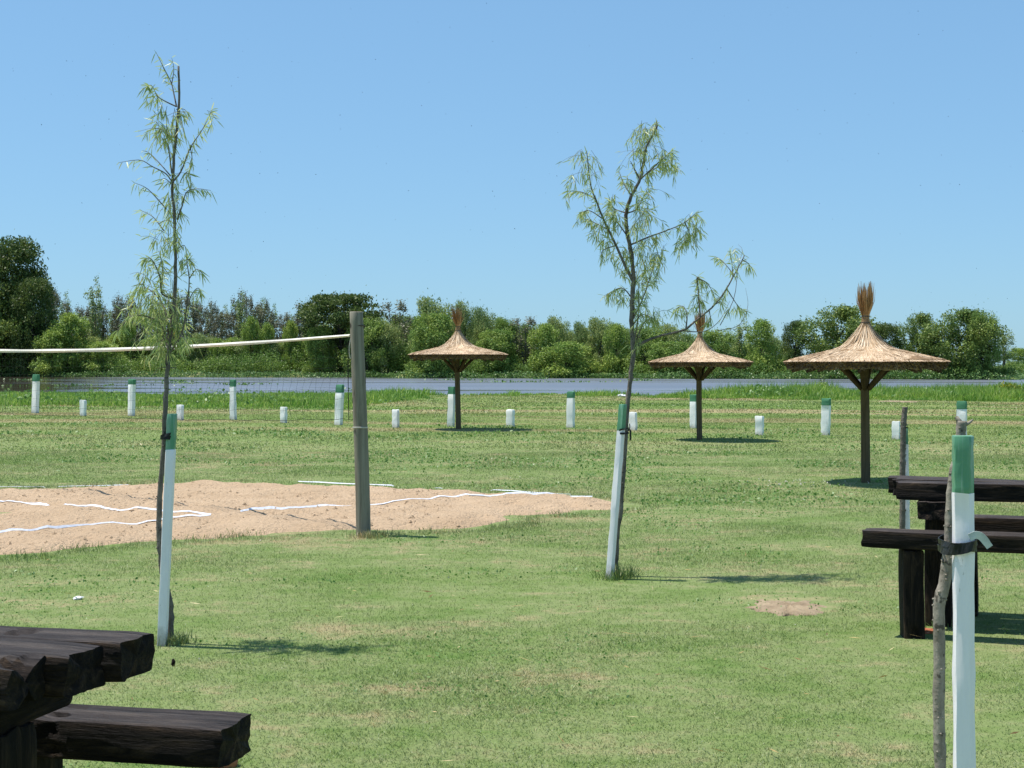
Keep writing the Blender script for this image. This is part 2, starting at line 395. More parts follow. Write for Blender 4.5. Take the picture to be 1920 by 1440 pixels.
class MB:
    """collects tubes, beams and leaves as one mesh"""
    def __init__(s): s.v = []; s.q = []; s.t = []; s.qm = []; s.tm = []; s.n = 0
    def add(s, v, q=None, t=None, m=0):
        v = np.asarray(v, float).reshape(-1, 3)
        if q is not None and len(q): q = np.asarray(q, int) + s.n; s.q.append(q); s.qm += [m] * len(q)
        if t is not None and len(t): t = np.asarray(t, int) + s.n; s.t.append(t); s.tm += [m] * len(t)
        s.v.append(v); s.n += len(v)
    def tube(s, pts, rad, k=8, cap=True, m=0, jit=0.0, seed=0):
        pts = [np.array(p, float) for p in pts]; n = len(pts)
        rad = [rad] * n if isinstance(rad, (int, float)) else list(rad)
        rg = np.random.RandomState(seed)
        V = []; prev = None
        for i in range(n):
            d = pts[min(i + 1, n - 1)] - pts[max(i - 1, 0)]; d = d / (np.linalg.norm(d) + 1e-9)
            if prev is None:
                a = np.array([1, 0, 0]) if abs(d[0]) < 0.8 else np.array([0, 1, 0])
            else: a = prev
            u = a - d * np.dot(a, d); u /= np.linalg.norm(u) + 1e-9; w = np.cross(d, u); prev = u
            for j in range(k):
                th = 2 * math.pi * j / k
                r = rad[i] * (1 + jit * (rg.rand() - 0.5) * 2)
                V.append(pts[i] + r * (math.cos(th) * u + math.sin(th) * w))
        Q = [(i * k + j, i * k + (j + 1) % k, (i + 1) * k + (j + 1) % k, (i + 1) * k + j) for i in range(n - 1) for j in range(k)]
        T = []
        if cap:
            V += [pts[0], pts[-1]]; c0 = n * k; c1 = c0 + 1
            T += [(c0, (j + 1) % k, j) for j in range(k)] + [(c1, (n - 1) * k + j, (n - 1) * k + (j + 1) % k) for j in range(k)]
        s.add(V, Q, T, m)
    def rings(s, rings, cap=True, m=None):
        """rings: list of (k,3) arrays; m: material per band"""
        k = len(rings[0]); V = np.concatenate(rings); n = len(rings)
        for i in range(n - 1):
            pass
        base = s.n; s.v.append(V); s.n += len(V)
        for i in range(n - 1):
            q = np.array([(i * k + j, i * k + (j + 1) % k, (i + 1) * k + (j + 1) % k, (i + 1) * k + j) for j in range(k)]) + base
            s.q.append(q); s.qm += [(m[i] if m else 0)] * k
        if cap:
            s.add([rings[0].mean(0)]); c0 = s.n - 1
            s.t.append(np.array([(c0, base + (j + 1) % k, base + j) for j in range(k)])); s.tm += [(m[0] if m else 0)] * k
            s.add([rings[-1].mean(0)]); c1 = s.n - 1; o = base + (n - 1) * k
            s.t.append(np.array([(c1, o + j, o + (j + 1) % k) for j in range(k)])); s.tm += [(m[-1] if m else 0)] * k
    def box(s, c, d):
        c = np.array(c, float); d = np.array(d, float) / 2
        V = [c + d * np.array(k) for k in ((-1, -1, -1), (1, -1, -1), (1, 1, -1), (-1, 1, -1), (-1, -1, 1), (1, -1, 1), (1, 1, 1), (-1, 1, 1))]
        s.add(V, [(0, 3, 2, 1), (4, 5, 6, 7), (0, 1, 5, 4), (1, 2, 6, 5), (2, 3, 7, 6), (3, 0, 4, 7)])
    def mesh(s, name, mats, smooth=False):
        g = []; mi = []
        if s.q: g.append(np.concatenate(s.q)); mi += s.qm
        if s.t: g.append(np.concatenate(s.t)); mi += s.tm
        return mesh_np(name, np.concatenate(s.v), g, mats, smooth, mi)
    def obj(s, name, mats, parent=None, loc=(0, 0, 0), rot=(0, 0, 0), smooth=False):
        return link(name, s.mesh(name, mats, smooth), parent, loc, rot)
def spline(pts, n):
    """Catmull-Rom through pts, n points"""
    p = np.array(pts, float)
    if len(p) < 3:
        t = np.linspace(0, 1, n)[:, None]; return p[0] * (1 - t) + p[-1] * t
    q = np.vstack([2 * p[0] - p[1], p, 2 * p[-1] - p[-2]])
    out = []
    for u in np.linspace(0, len(p) - 1 - 1e-6, n):
        i = int(u); t = u - i; a, b, c, d = q[i], q[i + 1], q[i + 2], q[i + 3]
        out.append(0.5 * ((2 * b) + (-a + c) * t + (2 * a - 5 * b + 4 * c - d) * t * t + (-a + 3 * b - 3 * c + d) * t ** 3))
    return np.array(out)
def rrect(w, h, bev, n=3):
    """rounded rectangle outline in (a,b), counter-clockwise"""
    pts = []
    for cx, cy, a0 in ((w / 2 - bev, h / 2 - bev, 0), (-w / 2 + bev, h / 2 - bev, 90), (-w / 2 + bev, -h / 2 + bev, 180), (w / 2 - bev, -h / 2 + bev, 270)):
        for i in range(n):
            a = math.radians(a0 + 90 * i / (n - 1)); pts.append((cx + bev * math.cos(a), cy + bev * math.sin(a)))
    return np.array(pts)

# ------------------------------------------------------------------ ground, river, sand court
def axis(*segs):
    out = []
    for a, b, s in segs: out += list(np.arange(a, b, s))
    return np.array(out + [segs[-1][1]])
xs = axis((-2000, -300, 100), (-300, -60, 6), (-60, 60, 0.6), (60, 300, 6), (300, 2000, 100))
ys = axis((-30, 4, 2), (4, 72, 0.6), (72, 100, 0.5), (100, 220, 6), (220, 330, 2), (330, 600, 15), (600, 3000, 150))
X, Y = np.meshgrid(xs, ys)
Z = terr(X, Y)
nx, ny = len(xs), len(ys)
idx = np.arange(nx * ny).reshape(ny, nx)
ground = link('ground', mesh_np('ground', np.stack([X.ravel(), Y.ravel(), Z.ravel()], 1),
    np.stack([idx[:-1, :-1].ravel(), idx[:-1, 1:].ravel(), idx[1:, 1:].ravel(), idx[1:, :-1].ravel()], 1), M['turf'], True))
tag(ground, kind='structure')
wx = axis((-1500, 1500, 60)); wy = axis((74, 340, 8)); X, Y = np.meshgrid(wx, wy)
idx = np.arange(X.size).reshape(X.shape)
river = link('river', mesh_np('river', np.stack([X.ravel(), Y.ravel(), np.full(X.size, WATER_Z)], 1),
    np.stack([idx[:-1, :-1].ravel(), idx[:-1, 1:].ravel(), idx[1:, 1:].ravel(), idx[1:, :-1].ravel()], 1), M['water'], True))
tag(river, kind='structure')

court_px = [(-330, 930), (-120, 925), (0, 919), (130, 915), (260, 909), (400, 903), (520, 907), (640, 913), (770, 918), (960, 926), (1100, 932), (1160, 940), (1195, 950), (1130, 962),
            (1060, 966), (985, 970), (965, 985), (900, 994), (790, 996), (640, 998), (540, 1006), (440, 1011), (340, 1016), (200, 1027), (100, 1040), (0, 1048), (-200, 1075), (-330, 1085)]
court = np.array([G(*p)[:2] for p in court_px])
def court_dist(x, y):
    """signed distance to the sand's outline, positive inside"""
    p = np.stack([np.asarray(x, float).ravel(), np.asarray(y, float).ravel()], 1)
    dmin = np.full(len(p), 1e9); ins = np.zeros(len(p), bool)
    for i in range(len(court)):
        a = court[i]; b = court[(i + 1) % len(court)]
        e = b - a; w = p - a
        t = np.clip((w @ e) / (e @ e), 0, 1)
        dmin = np.minimum(dmin, np.hypot(*(w - t[:, None] * e).T))
        c = ((a[1] > p[:, 1]) != (b[1] > p[:, 1])) & (p[:, 0] < (b[0] - a[0]) * (p[:, 1] - a[1]) / (b[1] - a[1] + 1e-12) + a[0])
        ins ^= c
    return np.where(ins, dmin, -dmin).reshape(np.shape(x))
def sand_h(x, y):
    d = court_dist(x, y) + 0.12 * fbm(np.asarray(x) * 2.2, np.asarray(y) * 2.2, None, 21, 3)
    dents = -0.07 * np.clip(vnoise(np.asarray(x) * 2.9, np.asarray(y) * 2.3, None, 71) - 0.30, 0, 1) * sstep(0.1, 0.5, d)      # trodden hollows
    return dents + terr(x, y) - 0.03 + 0.085 * sstep(-0.05, 0.55, d) + 0.024 * fbm(np.asarray(x) * 3.4, np.asarray(y) * 3.4, None, 5, 5) * sstep(0, 0.4, d) - 0.04 * sstep(0, -0.4, d)
x0, y0 = court.min(0) - 0.4; x1, y1 = court.max(0) + 0.4
gx = np.arange(x0, x1, 0.055); gy = np.arange(y0, y1, 0.055)
X, Y = np.meshgrid(gx, gy); D = court_dist(X, Y); Z = sand_h(X, Y)
idx = np.arange(X.size).reshape(X.shape)
q = np.stack([idx[:-1, :-1].ravel(), idx[:-1, 1:].ravel(), idx[1:, 1:].ravel(), idx[1:, :-1].ravel()], 1)
q = q[(D.ravel()[q] > -0.3).any(1)]
used = np.unique(q); remap = np.full(X.size, -1); remap[used] = np.arange(len(used))
sandob = link('sand', mesh_np('sand', np.stack([X.ravel(), Y.ravel(), Z.ravel()], 1)[used], remap[q], M['sand'], True))
tag(sandob, kind='structure')

rgc = np.random.RandomState(19); nc = 5200
cx = rgc.uniform(x0, x1, nc); cy = rgc.uniform(y0, y1, nc); kk = (court_dist(cx, cy) > 0.12) & (fbm(cx * 0.9, cy * 0.9, None, 44, 3) + 0.5 * rgc.rand(nc) > 0.12); cx = cx[kk]; cy = cy[kk]; nc = len(cx)
oct_v = np.array([(1, 0, 0), (0, 1, 0), (-1, 0, 0), (0, -1, 0), (0, 0, 1), (0, 0, -1)], float); oct_f = np.array([(0, 1, 4), (1, 2, 4), (2, 3, 4), (3, 0, 4), (1, 0, 5), (2, 1, 5), (3, 2, 5), (0, 3, 5)])
sz = 0.007 + 0.022 * rgc.rand(nc) ** 3
V = np.stack([cx, cy, sand_h(cx, cy)], 1)[:, None, :] + oct_v[None] * sz[:, None, None] * rgc.uniform(0.5, 1.3, (nc, 6, 1)) * np.array([1.2, 1.2, 0.9])
tag(link('sand_clods', mesh_np('sand_clods', V.reshape(-1, 3), (oct_f[None] + (np.arange(nc) * 6)[:, None, None]).reshape(-1, 3), M['sand'])), kind='stuff')
def tape(px_pts, label, seed, wd_=0.019, sink=0.0):
    rg = np.random.RandomState(seed)
    pts = np.array([G(*p) for p in px_pts])
    L = np.linalg.norm(np.diff(pts, axis=0), axis=1).sum()
    n = max(12, int(L / 0.05))
    c = spline(pts, n)
    c[:, 0] += 0.008 * vnoise(np.arange(n) * 0.09, np.zeros(n), None, seed); c[:, 1] += 0.012 * vnoise(np.arange(n) * 0.07, np.zeros(n), None, seed + 1)
    c[:, 2] = np.maximum(sand_h(c[:, 0], c[:, 1]), terr(c[:, 0], c[:, 1]) + 0.012) + 0.010 + 0.006 * np.maximum(0, fbm(np.arange(n) * 0.11, np.zeros(n), None, seed + 2))
    c[:, 2] -= sink
    bury = fbm(np.arange(n) * 0.05, np.zeros(n) + 3, None, seed + 3, 2)
    c[:, 2] -= 0.05 * sstep(0.75, 0.95, bury)
    tw = 0.55 + 0.45 * vnoise(np.arange(n) * 0.06, np.zeros(n), None, seed + 4)
    mb = MB(); rings = []
    for i in range(n):
        d = c[min(i + 1, n - 1)] - c[max(i - 1, 0)]; d[2] = 0; d /= np.linalg.norm(d)
        side = np.array([-d[1], d[0], 0]); a = tw[i] * 0.9
        w = math.cos(a) * side + math.sin(a) * np.array([0, 0, 1]); nn = np.cross(d, w)
        h = wd_ * (0.75 + 0.35 * vnoise(i * 0.13, 0.0, None, seed + 9)); t = 0.0015
        rings.append(np.array([c[i] - w * h + nn * t, c[i] + w * h + nn * t, c[i] + w * h - nn * t, c[i] - w * h - nn * t]))
    mb.rings(rings)
    o = mb.obj('boundary_tape', M['tape'], smooth=False)
    return tag(o, label, 'court tape', 'white tapes marking the sand court')
tape([(-150, 1026), (0, 1010), (70, 1004), (170, 995), (300, 984), (395, 976)], 'white tape at the front left edge of the sand court, behind the first stake', 31)
tape([(-150, 940), (0, 948), (70, 952), (130, 957), (210, 961), (300, 968), (395, 975)], 'white tape crossing the sand court towards the left, ending in a sharp corner', 37)
tape([(450, 970), (560, 963), (660, 955), (770, 946), (900, 938), (1000, 934), (1110, 934)], 'long white tape on the right side of the sand court, running behind the wooden pole', 43)
tape([(560, 904), (640, 908), (720, 911), (790, 914), (880, 918), (960, 922), (1070, 929)], 'white tape along the far edge of the sand court by the grass', 59, 0.011, 0.010)
tape([(-60, 914), (60, 914), (140, 913), (240, 910)], 'faint bluish tape at the far left edge of the sand court', 67, 0.010, 0.013)

# ------------------------------------------------------------------ grass
rng = np.random.RandomState(11)
def in_view(n, ya, yb, margin=1.3):
    """uniform random ground points of the seen wedge between two depths"""
    pts = np.empty((0, 2))
    while len(pts) < n:
        y = rng.uniform(ya, yb, n * 2); hw = 0.365 * yb + margin; x = rng.uniform(-hw, hw, n * 2)
        k = np.abs(x) < 0.365 * y + margin
        pts = np.vstack([pts, np.stack([x[k], y[k]], 1)])
    return pts[:n]
def area(ya, yb, margin=1.3): return 0.365 * (yb ** 2 - ya ** 2) + 2 * margin * (yb - ya)
def blades(xy, z, h, w, lean, bend=True):
    n = len(xy); th = rng.uniform(0, 2 * np.pi, n); ph = rng.uniform(0, 2 * np.pi, n)
    b = np.stack([xy[:, 0], xy[:, 1], z - 0.004], 1)
    wv = np.stack([np.cos(th), np.sin(th), np.zeros(n)], 1) * (w / 2)[:, None]
    lv = np.stack([np.cos(ph), np.sin(ph), np.zeros(n)], 1) * (lean * h)[:, None]
    up = np.zeros((n, 3)); up[:, 2] = h
    tip = b + up * (1 - 0.35 * lean[:, None] ** 2) + lv
    i = np.arange(n)
    if bend:
        mid = b + 0.55 * up * (1 - 0.30 * np.minimum(lean, 1.5)[:, None] ** 2) + 0.42 * lv
        V = np.stack([b - wv, b + wv, mid + wv * 0.8, mid - wv * 0.8, tip], 1).reshape(-1, 3)
        T = np.concatenate([np.stack([i * 5, i * 5 + 1, i * 5 + 2], 1), np.stack([i * 5, i * 5 + 2, i * 5 + 3], 1), np.stack([i * 5 + 3, i * 5 + 2, i * 5 + 4], 1)])
    else:
        V = np.stack([b - wv, b + wv, tip], 1).reshape(-1, 3); T = np.stack([i * 3, i * 3 + 1, i * 3 + 2], 1)
    return V, T
gv = []; gt = []; gn = 0
for ya, yb, dens, h0, w0, bend in ((3.0, 5.2, 900, .034, .0050, True), (5.2, 11, 9500, .021, .0036, True), (7.5, 19, 4200, .025, .0050, False), (14, 28, 1300, .032, .009, False), (28, 50, 260, .04, .022, False), (50, 84, 50, .06, .05, False)):
    n = int(area(ya, yb) * dens); xy = in_view(n, ya, yb)
    d = court_dist(xy[:, 0], xy[:, 1]) + 0.12 * fbm(xy[:, 0] * 2.2, xy[:, 1] * 2.2, None, 21, 3)
    patch = fbm(xy[:, 0] * 0.7, xy[:, 1] * 0.9, None, 14, 3)
    keep = ((d < 0.02) | ((d < 0.30) & (rng.rand(n) < 0.05)) | ((d < 0.10) & (rng.rand(n) < 0.3))) & (rng.rand(n) < 0.85 + 0.3 * patch) & (xy[:, 1] < bank_y(xy[:, 0]) - 0.5)
    yy = xy[:, 1]; pr = np.ones(n)                 # neighbouring bands fade into each other
    if ya == 5.2: pr = 1 - sstep(7.5, 11, yy)
    if ya == 7.5: pr = sstep(7.5, 11, yy) * (1 - sstep(14, 19, yy))
    if ya == 14: pr = sstep(14, 19, yy)
    keep &= rng.rand(n) < pr
    # bare soil patch on the right
    s = np.hypot((xy[:, 0] - 1.98) / 0.33, (xy[:, 1] - 10.1) / 0.38)
    keep &= (s > 0.8 + 0.3 * rng.rand(n))
    xy = xy[keep]; patch = patch[keep]; d = d[keep]; n = len(xy)
    h = h0 * rng.uniform(0.5, 1.25, n) * (1 + 0.3 * np.clip(patch, -0.6, 1)) * (1 + 0.7 * (np.abs(d) < 0.25))
    w = w0 * rng.uniform(0.7, 1.3, n); lean = rng.uniform(0.5, 1.45, n) if yb <= 11 else rng.uniform(0.3, 1.25, n)
    V, T = blades(xy, terr(xy[:, 0], xy[:, 1]), h, w, lean, bend)
    gv.append(V); gt.append(T + gn); gn += len(V)
# longer tufts: round the poles and stakes and along the front edge of the sand
def tufts(centres, rad, n, h0, w0):
    global gn
    c = np.array(centres)[rng.randint(0, len(centres), n)]
    xy = c + rng.normal(0, rad, (n, 2))
    V, T = blades(xy, terr(xy[:, 0], xy[:, 1]), h0 * rng.uniform(0.4, 1.2, n), w0 * rng.uniform(0.7, 1.3, n), rng.uniform(0.1, 1.0, n), True)
    gv.append(V); gt.append(T + gn); gn += len(V)
tufts([G(1172, 1082)[:2], G(1150, 1086)[:2]], 0.06, 260, 0.13, 0.006)
tufts([G(318, 1207)[:2], G(330, 1207)[:2]], 0.05, 300, 0.09, 0.005)
tufts([G(680, 1008)[:2], G(720, 1006)[:2], G(700, 1008)[:2]], 0.08, 350, 0.09, 0.007)
tufts([G(1736, 1172)[:2], G(1760, 1168)[:2]], 0.07, 160, 0.07, 0.006)
tufts([tuple(G(x, y)[:2]) for x, y in ((445, 1002), (150, 1030), (60, 1046), (1000, 984), (1060, 968), (430, 1008), (360, 1014), (960, 990), (820, 998))], 0.14, 900, 0.07, 0.007)
grass = link('grass', mesh_np('grass', np.concatenate(gv), np.concatenate(gt), M['blades']))
tag(grass, kind='stuff')

# broad-leaved clover and weeds, in clumps on the middle of the lawn
def clump_leaves(xy, h, size, flat=0.6):
    n = len(xy); z = terr(xy[:, 0], xy[:, 1])
    c = np.stack([xy[:, 0], xy[:, 1], z + h], 1)
    u = rng.normal(size=(n, 3)); u[:, 2] *= flat; u /= np.linalg.norm(u, axis=1)[:, None]
    v = rng.normal(size=(n, 3)); v[:, 2] *= flat; v -= u * (u * v).sum(1)[:, None]; v /= np.linalg.norm(v, axis=1)[:, None]
    a = size[:, None]
    V = np.stack([c - u * a, c + v * a * 0.6, c + u * a, c - v * a * 0.6], 1).reshape(-1, 3)
    i = np.arange(n) * 4
    return V, np.stack([i, i + 1, i + 2, i + 3], 1)
M['clover'] = mat_leaf('clover_leaf', [(0, (0.085, 0.190, 0.032)), (0.6, (0.145, 0.275, 0.058)), (0.93, (0.22, 0.34, 0.11)), (1, (0.30, 0.40, 0.18))], 0.35, None, 0.45, 0.4)
cv = []; cq = []; cn = 0
for ya, yb, dens, sz, hh, thr in ((5, 11, 240, .009, .022, .32), (11, 17, 170, .013, .03, .26), (17, 29, 120, .022, .040, .14), (29, 40, 30, .035, .045, .28)):
    n = int(area(ya, yb) * dens); xy = in_view(n, ya, yb)
    m = fbm(xy[:, 0] * 0.55, xy[:, 1] * 0.8, None, 41, 4)
    keep = (m > thr + 0.25 * rng.rand(n)) & (court_dist(xy[:, 0], xy[:, 1]) < -0.1)
    xy = xy[keep]; n = len(xy)
    V, Q = clump_leaves(xy, hh * rng.uniform(0.2, 1.2, n) * 1.0, sz * rng.uniform(0.6, 1.4, n))
    cv.append(V); cq.append(Q + cn); cn += len(V)
tag(link('clover', mesh_np('clover', np.concatenate(cv), np.concatenate(cq), M['clover'])), kind='stuff')
# white clover heads and blown straw lying in the turf
n = 260; xy = in_view(n, 6, 22); m = fbm(xy[:, 0] * 0.5, xy[:, 1] * 0.6, None, 77, 3)
xy = xy[(m > 0.25) & (court_dist(xy[:, 0], xy[:, 1]) < -0.1)]
c2 = np.array([G(1500 + 60 * rng.randn(), 908 + 5 * rng.randn())[:2] for _ in range(120)]); xy = np.vstack([xy, c2]); n = len(xy)
M['clover_head'] = mat_simple('clover_flower', (0.42, 0.38, 0.33), (0.62, 0.58, 0.52), 30)
V, Q = clump_leaves(xy, np.full(n, 0.035), 0.0008 * xy[:, 1] * rng.uniform(0.4, 1.0, n), 1.0)
tag(link('clover_flowers', mesh_np('clover_flowers', V, Q, M['clover_head'])), kind='stuff')
n = 280; xy = in_view(n, 5.5, 13); xy = xy[court_dist(xy[:, 0], xy[:, 1]) < 0]; n = len(xy)
c = np.stack([xy[:, 0], xy[:, 1], terr(xy[:, 0], xy[:, 1]) + 0.03], 1); th = rng.uniform(0, 6.28, n)
u = np.stack([np.cos(th), np.sin(th), rng.normal(0, 0.12, n)], 1) * rng.uniform(0.012, 0.055, n)[:, None]; v = np.stack([-np.sin(th), np.cos(th), rng.normal(0, 0.5, n)], 1) * 0.0035
V = np.stack([c - u, c + v, c + u, c - v], 1).reshape(-1, 3); i = np.arange(n) * 4
tag(link('dry_leaves', mesh_np('dry_leaves', V, np.stack([i, i + 1, i + 2, i + 3], 1), M['dryleaf'])), kind='stuff')

# tall grass on the near bank
M['bank'] = mat_leaf('bank_grass_blade', [(0, (0.120, 0.250, 0.034)), (0.6, (0.215, 0.380, 0.065)), (1, (0.38, 0.48, 0.15))], 0.45, 0.35)
bv = []; bt = []; bn = 0
def bank_zone(n, xa, xb, ya, yb, hfun, w0, clump):
    global bn
    x = rng.uniform(xa, xb, n); y = rng.uniform(ya, yb, n)
    m = fbm(x * 0.5, y * 0.35, None, clump, 3)
    edge = sstep(ya, ya + 4, y + 2.0 * vnoise(x * 0.4, y * 0 + 1, None, clump + 1))
    h = hfun(x, y) * (0.75 + 0.45 * m) * rng.uniform(0.5, 1.15, n) * (0.25 + 0.75 * edge)
    k = (h > 0.08) & (y < bank_y(x) + 2.5)
    xy = np.stack([x[k], y[k]], 1)
    V, T = blades(xy, terr(xy[:, 0], xy[:, 1]), h[k], w0 * rng.uniform(0.6, 1.3, k.sum()), rng.uniform(0.05, 0.8, k.sum()), True)
    bv.append(V); bt.append(T + bn); bn += len(V)
bank_zone(60000, -34, -3.5, 54, 84, lambda x, y: (0.28 + 0.34 * sstep(-9.5, -7.2, x)) * sstep(0.2, 0.7, (-3.8 - x) / 3.0 + 0.35 * fbm(x * 0.8, y * 0.4, None, 91, 3) - 0.03 * (72 - y)), 0.045, 51)
bank_zone(9000, -7, 8, 77, 88, lambda x, y: 0.20 + 0.22 * (vnoise(x * 0.8, y * 0, None, 4) > 0.35), 0.045, 53)
bank_zone(60000, 6.5, 40, 73.5, 96, lambda x, y: (0.30 + 0.55 * sstep(7.5, 13, x)) * sstep(6.6, 8.4, x + 1.2 * fbm(x * 0.8, y * 0.4, None, 92, 3)), 0.05, 54)
tag(link('bank_grass', mesh_np('bank_grass', np.concatenate(bv), np.concatenate(bt), M['bank'])), kind='stuff')
n = 14000                                    # broad weeds among the bank grass
x = np.concatenate([rng.uniform(-34, -5, n // 2), rng.uniform(8.5, 40, n // 2)]); y = np.concatenate([rng.uniform(56, 82, n // 2), rng.uniform(75, 92, n // 2)])
m = fbm(x * 0.45, y * 0.3, None, 61, 3); k = m > 0.05; x, y, m = x[k], y[k], m[k]; n = len(x)
V, Q = clump_leaves(np.stack([x, y], 1), (0.1 + 0.45 * np.clip(m, 0, 1)) * rng.rand(n) + 0.25 * sstep(8, 14, x) * rng.rand(n), 0.085 * rng.uniform(0.6, 1.3, n), 0.8)
tag(link('bank_weeds', mesh_np('bank_weeds', V, Q, M['clover'])), kind='stuff')

# ------------------------------------------------------------------ far bank: trees, thicket, water hyacinth
def leaf_quads(p, size, hang, rg, asp=0.5, up=0.0):
    n = len(p)
    u = rg.normal(size=(n, 3)); u[:, 2] = u[:, 2] * (1 - hang) - 2.2 * hang; u /= np.linalg.norm(u, axis=1)[:, None]
    v = rg.normal(size=(n, 3)); v -= u * (u * v).sum(1)[:, None]; v /= np.linalg.norm(v, axis=1)[:, None]
    a = size[:, None]
    V = np.stack([p - u * a, p + v * a * asp, p + u * a, p - v * a * asp], 1).reshape(-1, 3)
    i = np.arange(n) * 4
    return V, np.stack([i, i + 1, i + 2, i + 3], 1)
def crown(seed, W, H, zlow, nblob_, nleaf, size, hang=0.0, prof=None, rb=(0.10, 0.2), asp=0.5, flat=0.75):
    """crown of leaf sprays on many lobes spread over an envelope; returns mesh data and lobe centres"""
    rg = np.random.RandomState(seed); cs = []; rs = []; nblob = int(nblob_ * 1.5); rb = (rb[0] * 0.62, rb[1] * 0.9)
    while len(cs) < nblob:
        t = rg.rand(); z = zlow + (H - zlow) * t
        rmax = W / 2 * (prof(t) if prof else math.sin(math.pi * min(1, 0.12 + 0.88 * t) ** 0.8) ** 0.6)
        a = rg.uniform(0, 2 * math.pi); r = rmax * math.sqrt(rg.uniform(0.05, 1))
        rr = rg.uniform(*rb) * W
        cs.append((r * math.cos(a), r * math.sin(a), min(z, H - rr * 0.6))); rs.append(rr)
    cs = np.array(cs); rs = np.array(rs)
    nleaf = int(nleaf * 2.3); size *= 0.66
    w = rs ** 2; k = rg.choice(nblob, nleaf, p=w / w.sum())
    d = rg.normal(size=(nleaf, 3)); d /= np.linalg.norm(d, axis=1)[:, None]
    rad = rs[k] * (0.35 + 0.75 * rg.rand(nleaf) ** 0.6)
    rad = rad * np.where(rg.rand(nleaf) < 0.14, rg.uniform(1.0, 1.7, nleaf), 1.0)
    p = cs[k] + d * rad[:, None] * np.array([1, 1, flat])
    wisp = rg.rand(nleaf) < (0.05 if hang > 0.4 else 0.01); p[wisp, 2] += rg.exponential(0.035 * H, wisp.sum()); p[wisp, :2] += rg.normal(0, 0.02 * W, (wisp.sum(), 2))
    if hang > 0: p[:, 2] -= rg.exponential(0.09 * H * hang, nleaf)
    p[:, 2] = np.maximum(p[:, 2], 0.1)
    return leaf_quads(p, size * rg.uniform(0.55, 1.35, nleaf), hang * 0.8, rg, asp), cs
def make_trunk(seed, H, r0, cs, nlimb, lean=0.05):
    rg = np.random.RandomState(seed + 100); mb = MB()
    top = np.array([lean * H * rg.uniform(-1, 1), lean * H * rg.uniform(-1, 1), 0.72 * H])
    pts = spline([(0, 0, -0.4), (0.02 * H * rg.uniform(-1, 1), 0, 0.25 * H), (top[0] * 0.6, top[1] * 0.6, 0.5 * H), tuple(top)], 10)
    mb.tube(pts, np.linspace(r0, r0 * 0.25, 10), 7, True, 0, 0.1, seed)
    for i in range(nlimb):
        c = cs[rg.randint(len(cs))]; k = rg.randint(2, 7); b = pts[k]
        m = (b + c) / 2 + np.array([0, 0, 0.04 * H])
        mb.tube(spline([b, m, c], 6), np.linspace(r0 * 0.45, r0 * 0.1, 6), 5, False)
    return mb.mesh('trunk', M['bark_far'], True)
G1 = [(0, (0.119, 0.205, 0.046)), (0.5, (0.216, 0.328, 0.070)), (1, (0.374, 0.484, 0.125))]
GD = [(0, (0.050, 0.086, 0.021)), (0.5, (0.088, 0.141, 0.032)), (1, (0.152, 0.209, 0.053))]
GB = [(0, (0.145, 0.231, 0.040)), (0.5, (0.252, 0.367, 0.071)), (1, (0.399, 0.505, 0.120))]
GW = [(0, (0.145, 0.217, 0.068)), (0.5, (0.249, 0.335, 0.110)), (1, (0.436, 0.508, 0.206))]
GT = [(0, (0.104, 0.113, 0.067)), (0.5, (0.175, 0.182, 0.107)), (1, (0.280, 0.284, 0.197))]
M['f_mid'] = mat_leaf('mid_green_foliage', G1, 0.35, 0.25); M['f_dark'] = mat_leaf('dark_green_foliage', GD, 0.3, 0.25)
M['f_bright'] = mat_leaf('bright_green_foliage', GB, 0.3, 0.25); M['f_willow'] = mat_leaf('grey_green_willow_foliage', GW, 0.3, 0.25)
M['f_thin'] = mat_leaf('grey_brown_sparse_foliage', GT, 0.25, 0.25)
dome = lambda t: (1 - max(0, t - 0.15) ** 2 * 1.1) ** 0.5 if t < 0.97 else 0.35
flat_dome = lambda t: 0.75 + 0.25 * t if t < 0.55 else math.sqrt(max(0.02, 1 - ((t - 0.55) / 0.47) ** 2))
column_p = lambda t: 0.55 + 0.45 * math.sin(math.pi * t)
KINDS = {}
def kind(key, mat, seed, W, H, zlow, nblob, nleaf, size, hang, prof, rb, r0, nlimb, asp=0.5, flat=0.75):
    (V, Q), cs = crown(seed, W, H, zlow, nblob, nleaf, size, hang, prof, rb, asp, flat)
    KINDS[key] = (mesh_np('crown', V, Q, M[mat]), make_trunk(seed, H, r0, cs, nlimb), W, H)
kind('willow_a', 'f_mid', 1, 9, 10, 1.2, 60, 7000, 0.25, 0.55, dome, (.09, .17), .28, 12)
kind('willow_b', 'f_willow', 2, 8, 10, 1.0, 50, 6000, 0.24, 0.6, dome, (.09, .17), .25, 12)
kind('willow_c', 'f_bright', 3, 7, 10, 0.8, 45, 5500, 0.23, 0.5, dome, (.10, .18), .22, 10)
kind('broad', 'f_dark', 4, 12, 10, 3.6, 75, 8000, 0.25, 0.0, flat_dome, (.07, .13), .35, 16, 0.6, 0.5)
kind('dense', 'f_mid', 5, 8, 10, 0.6, 60, 7000, 0.25, 0.1, dome, (.10, .18), .25, 10, 0.6)
kind('dark_tall', 'f_dark', 6, 7.5, 10, 0.6, 70, 8500, 0.2, 0.35, dome, (.09, .16), .3, 12)
M['f_deep'] = mat_leaf('deep_green_foliage', [(p, tuple(c * 0.72 for c in q)) for p, q in G1], 0.3, 0.25)
kind('dark_willow', 'f_deep', 12, 9, 10, 1.0, 75, 8000, 0.24, 0.6, flat_dome, (.08, .14), .3, 14)
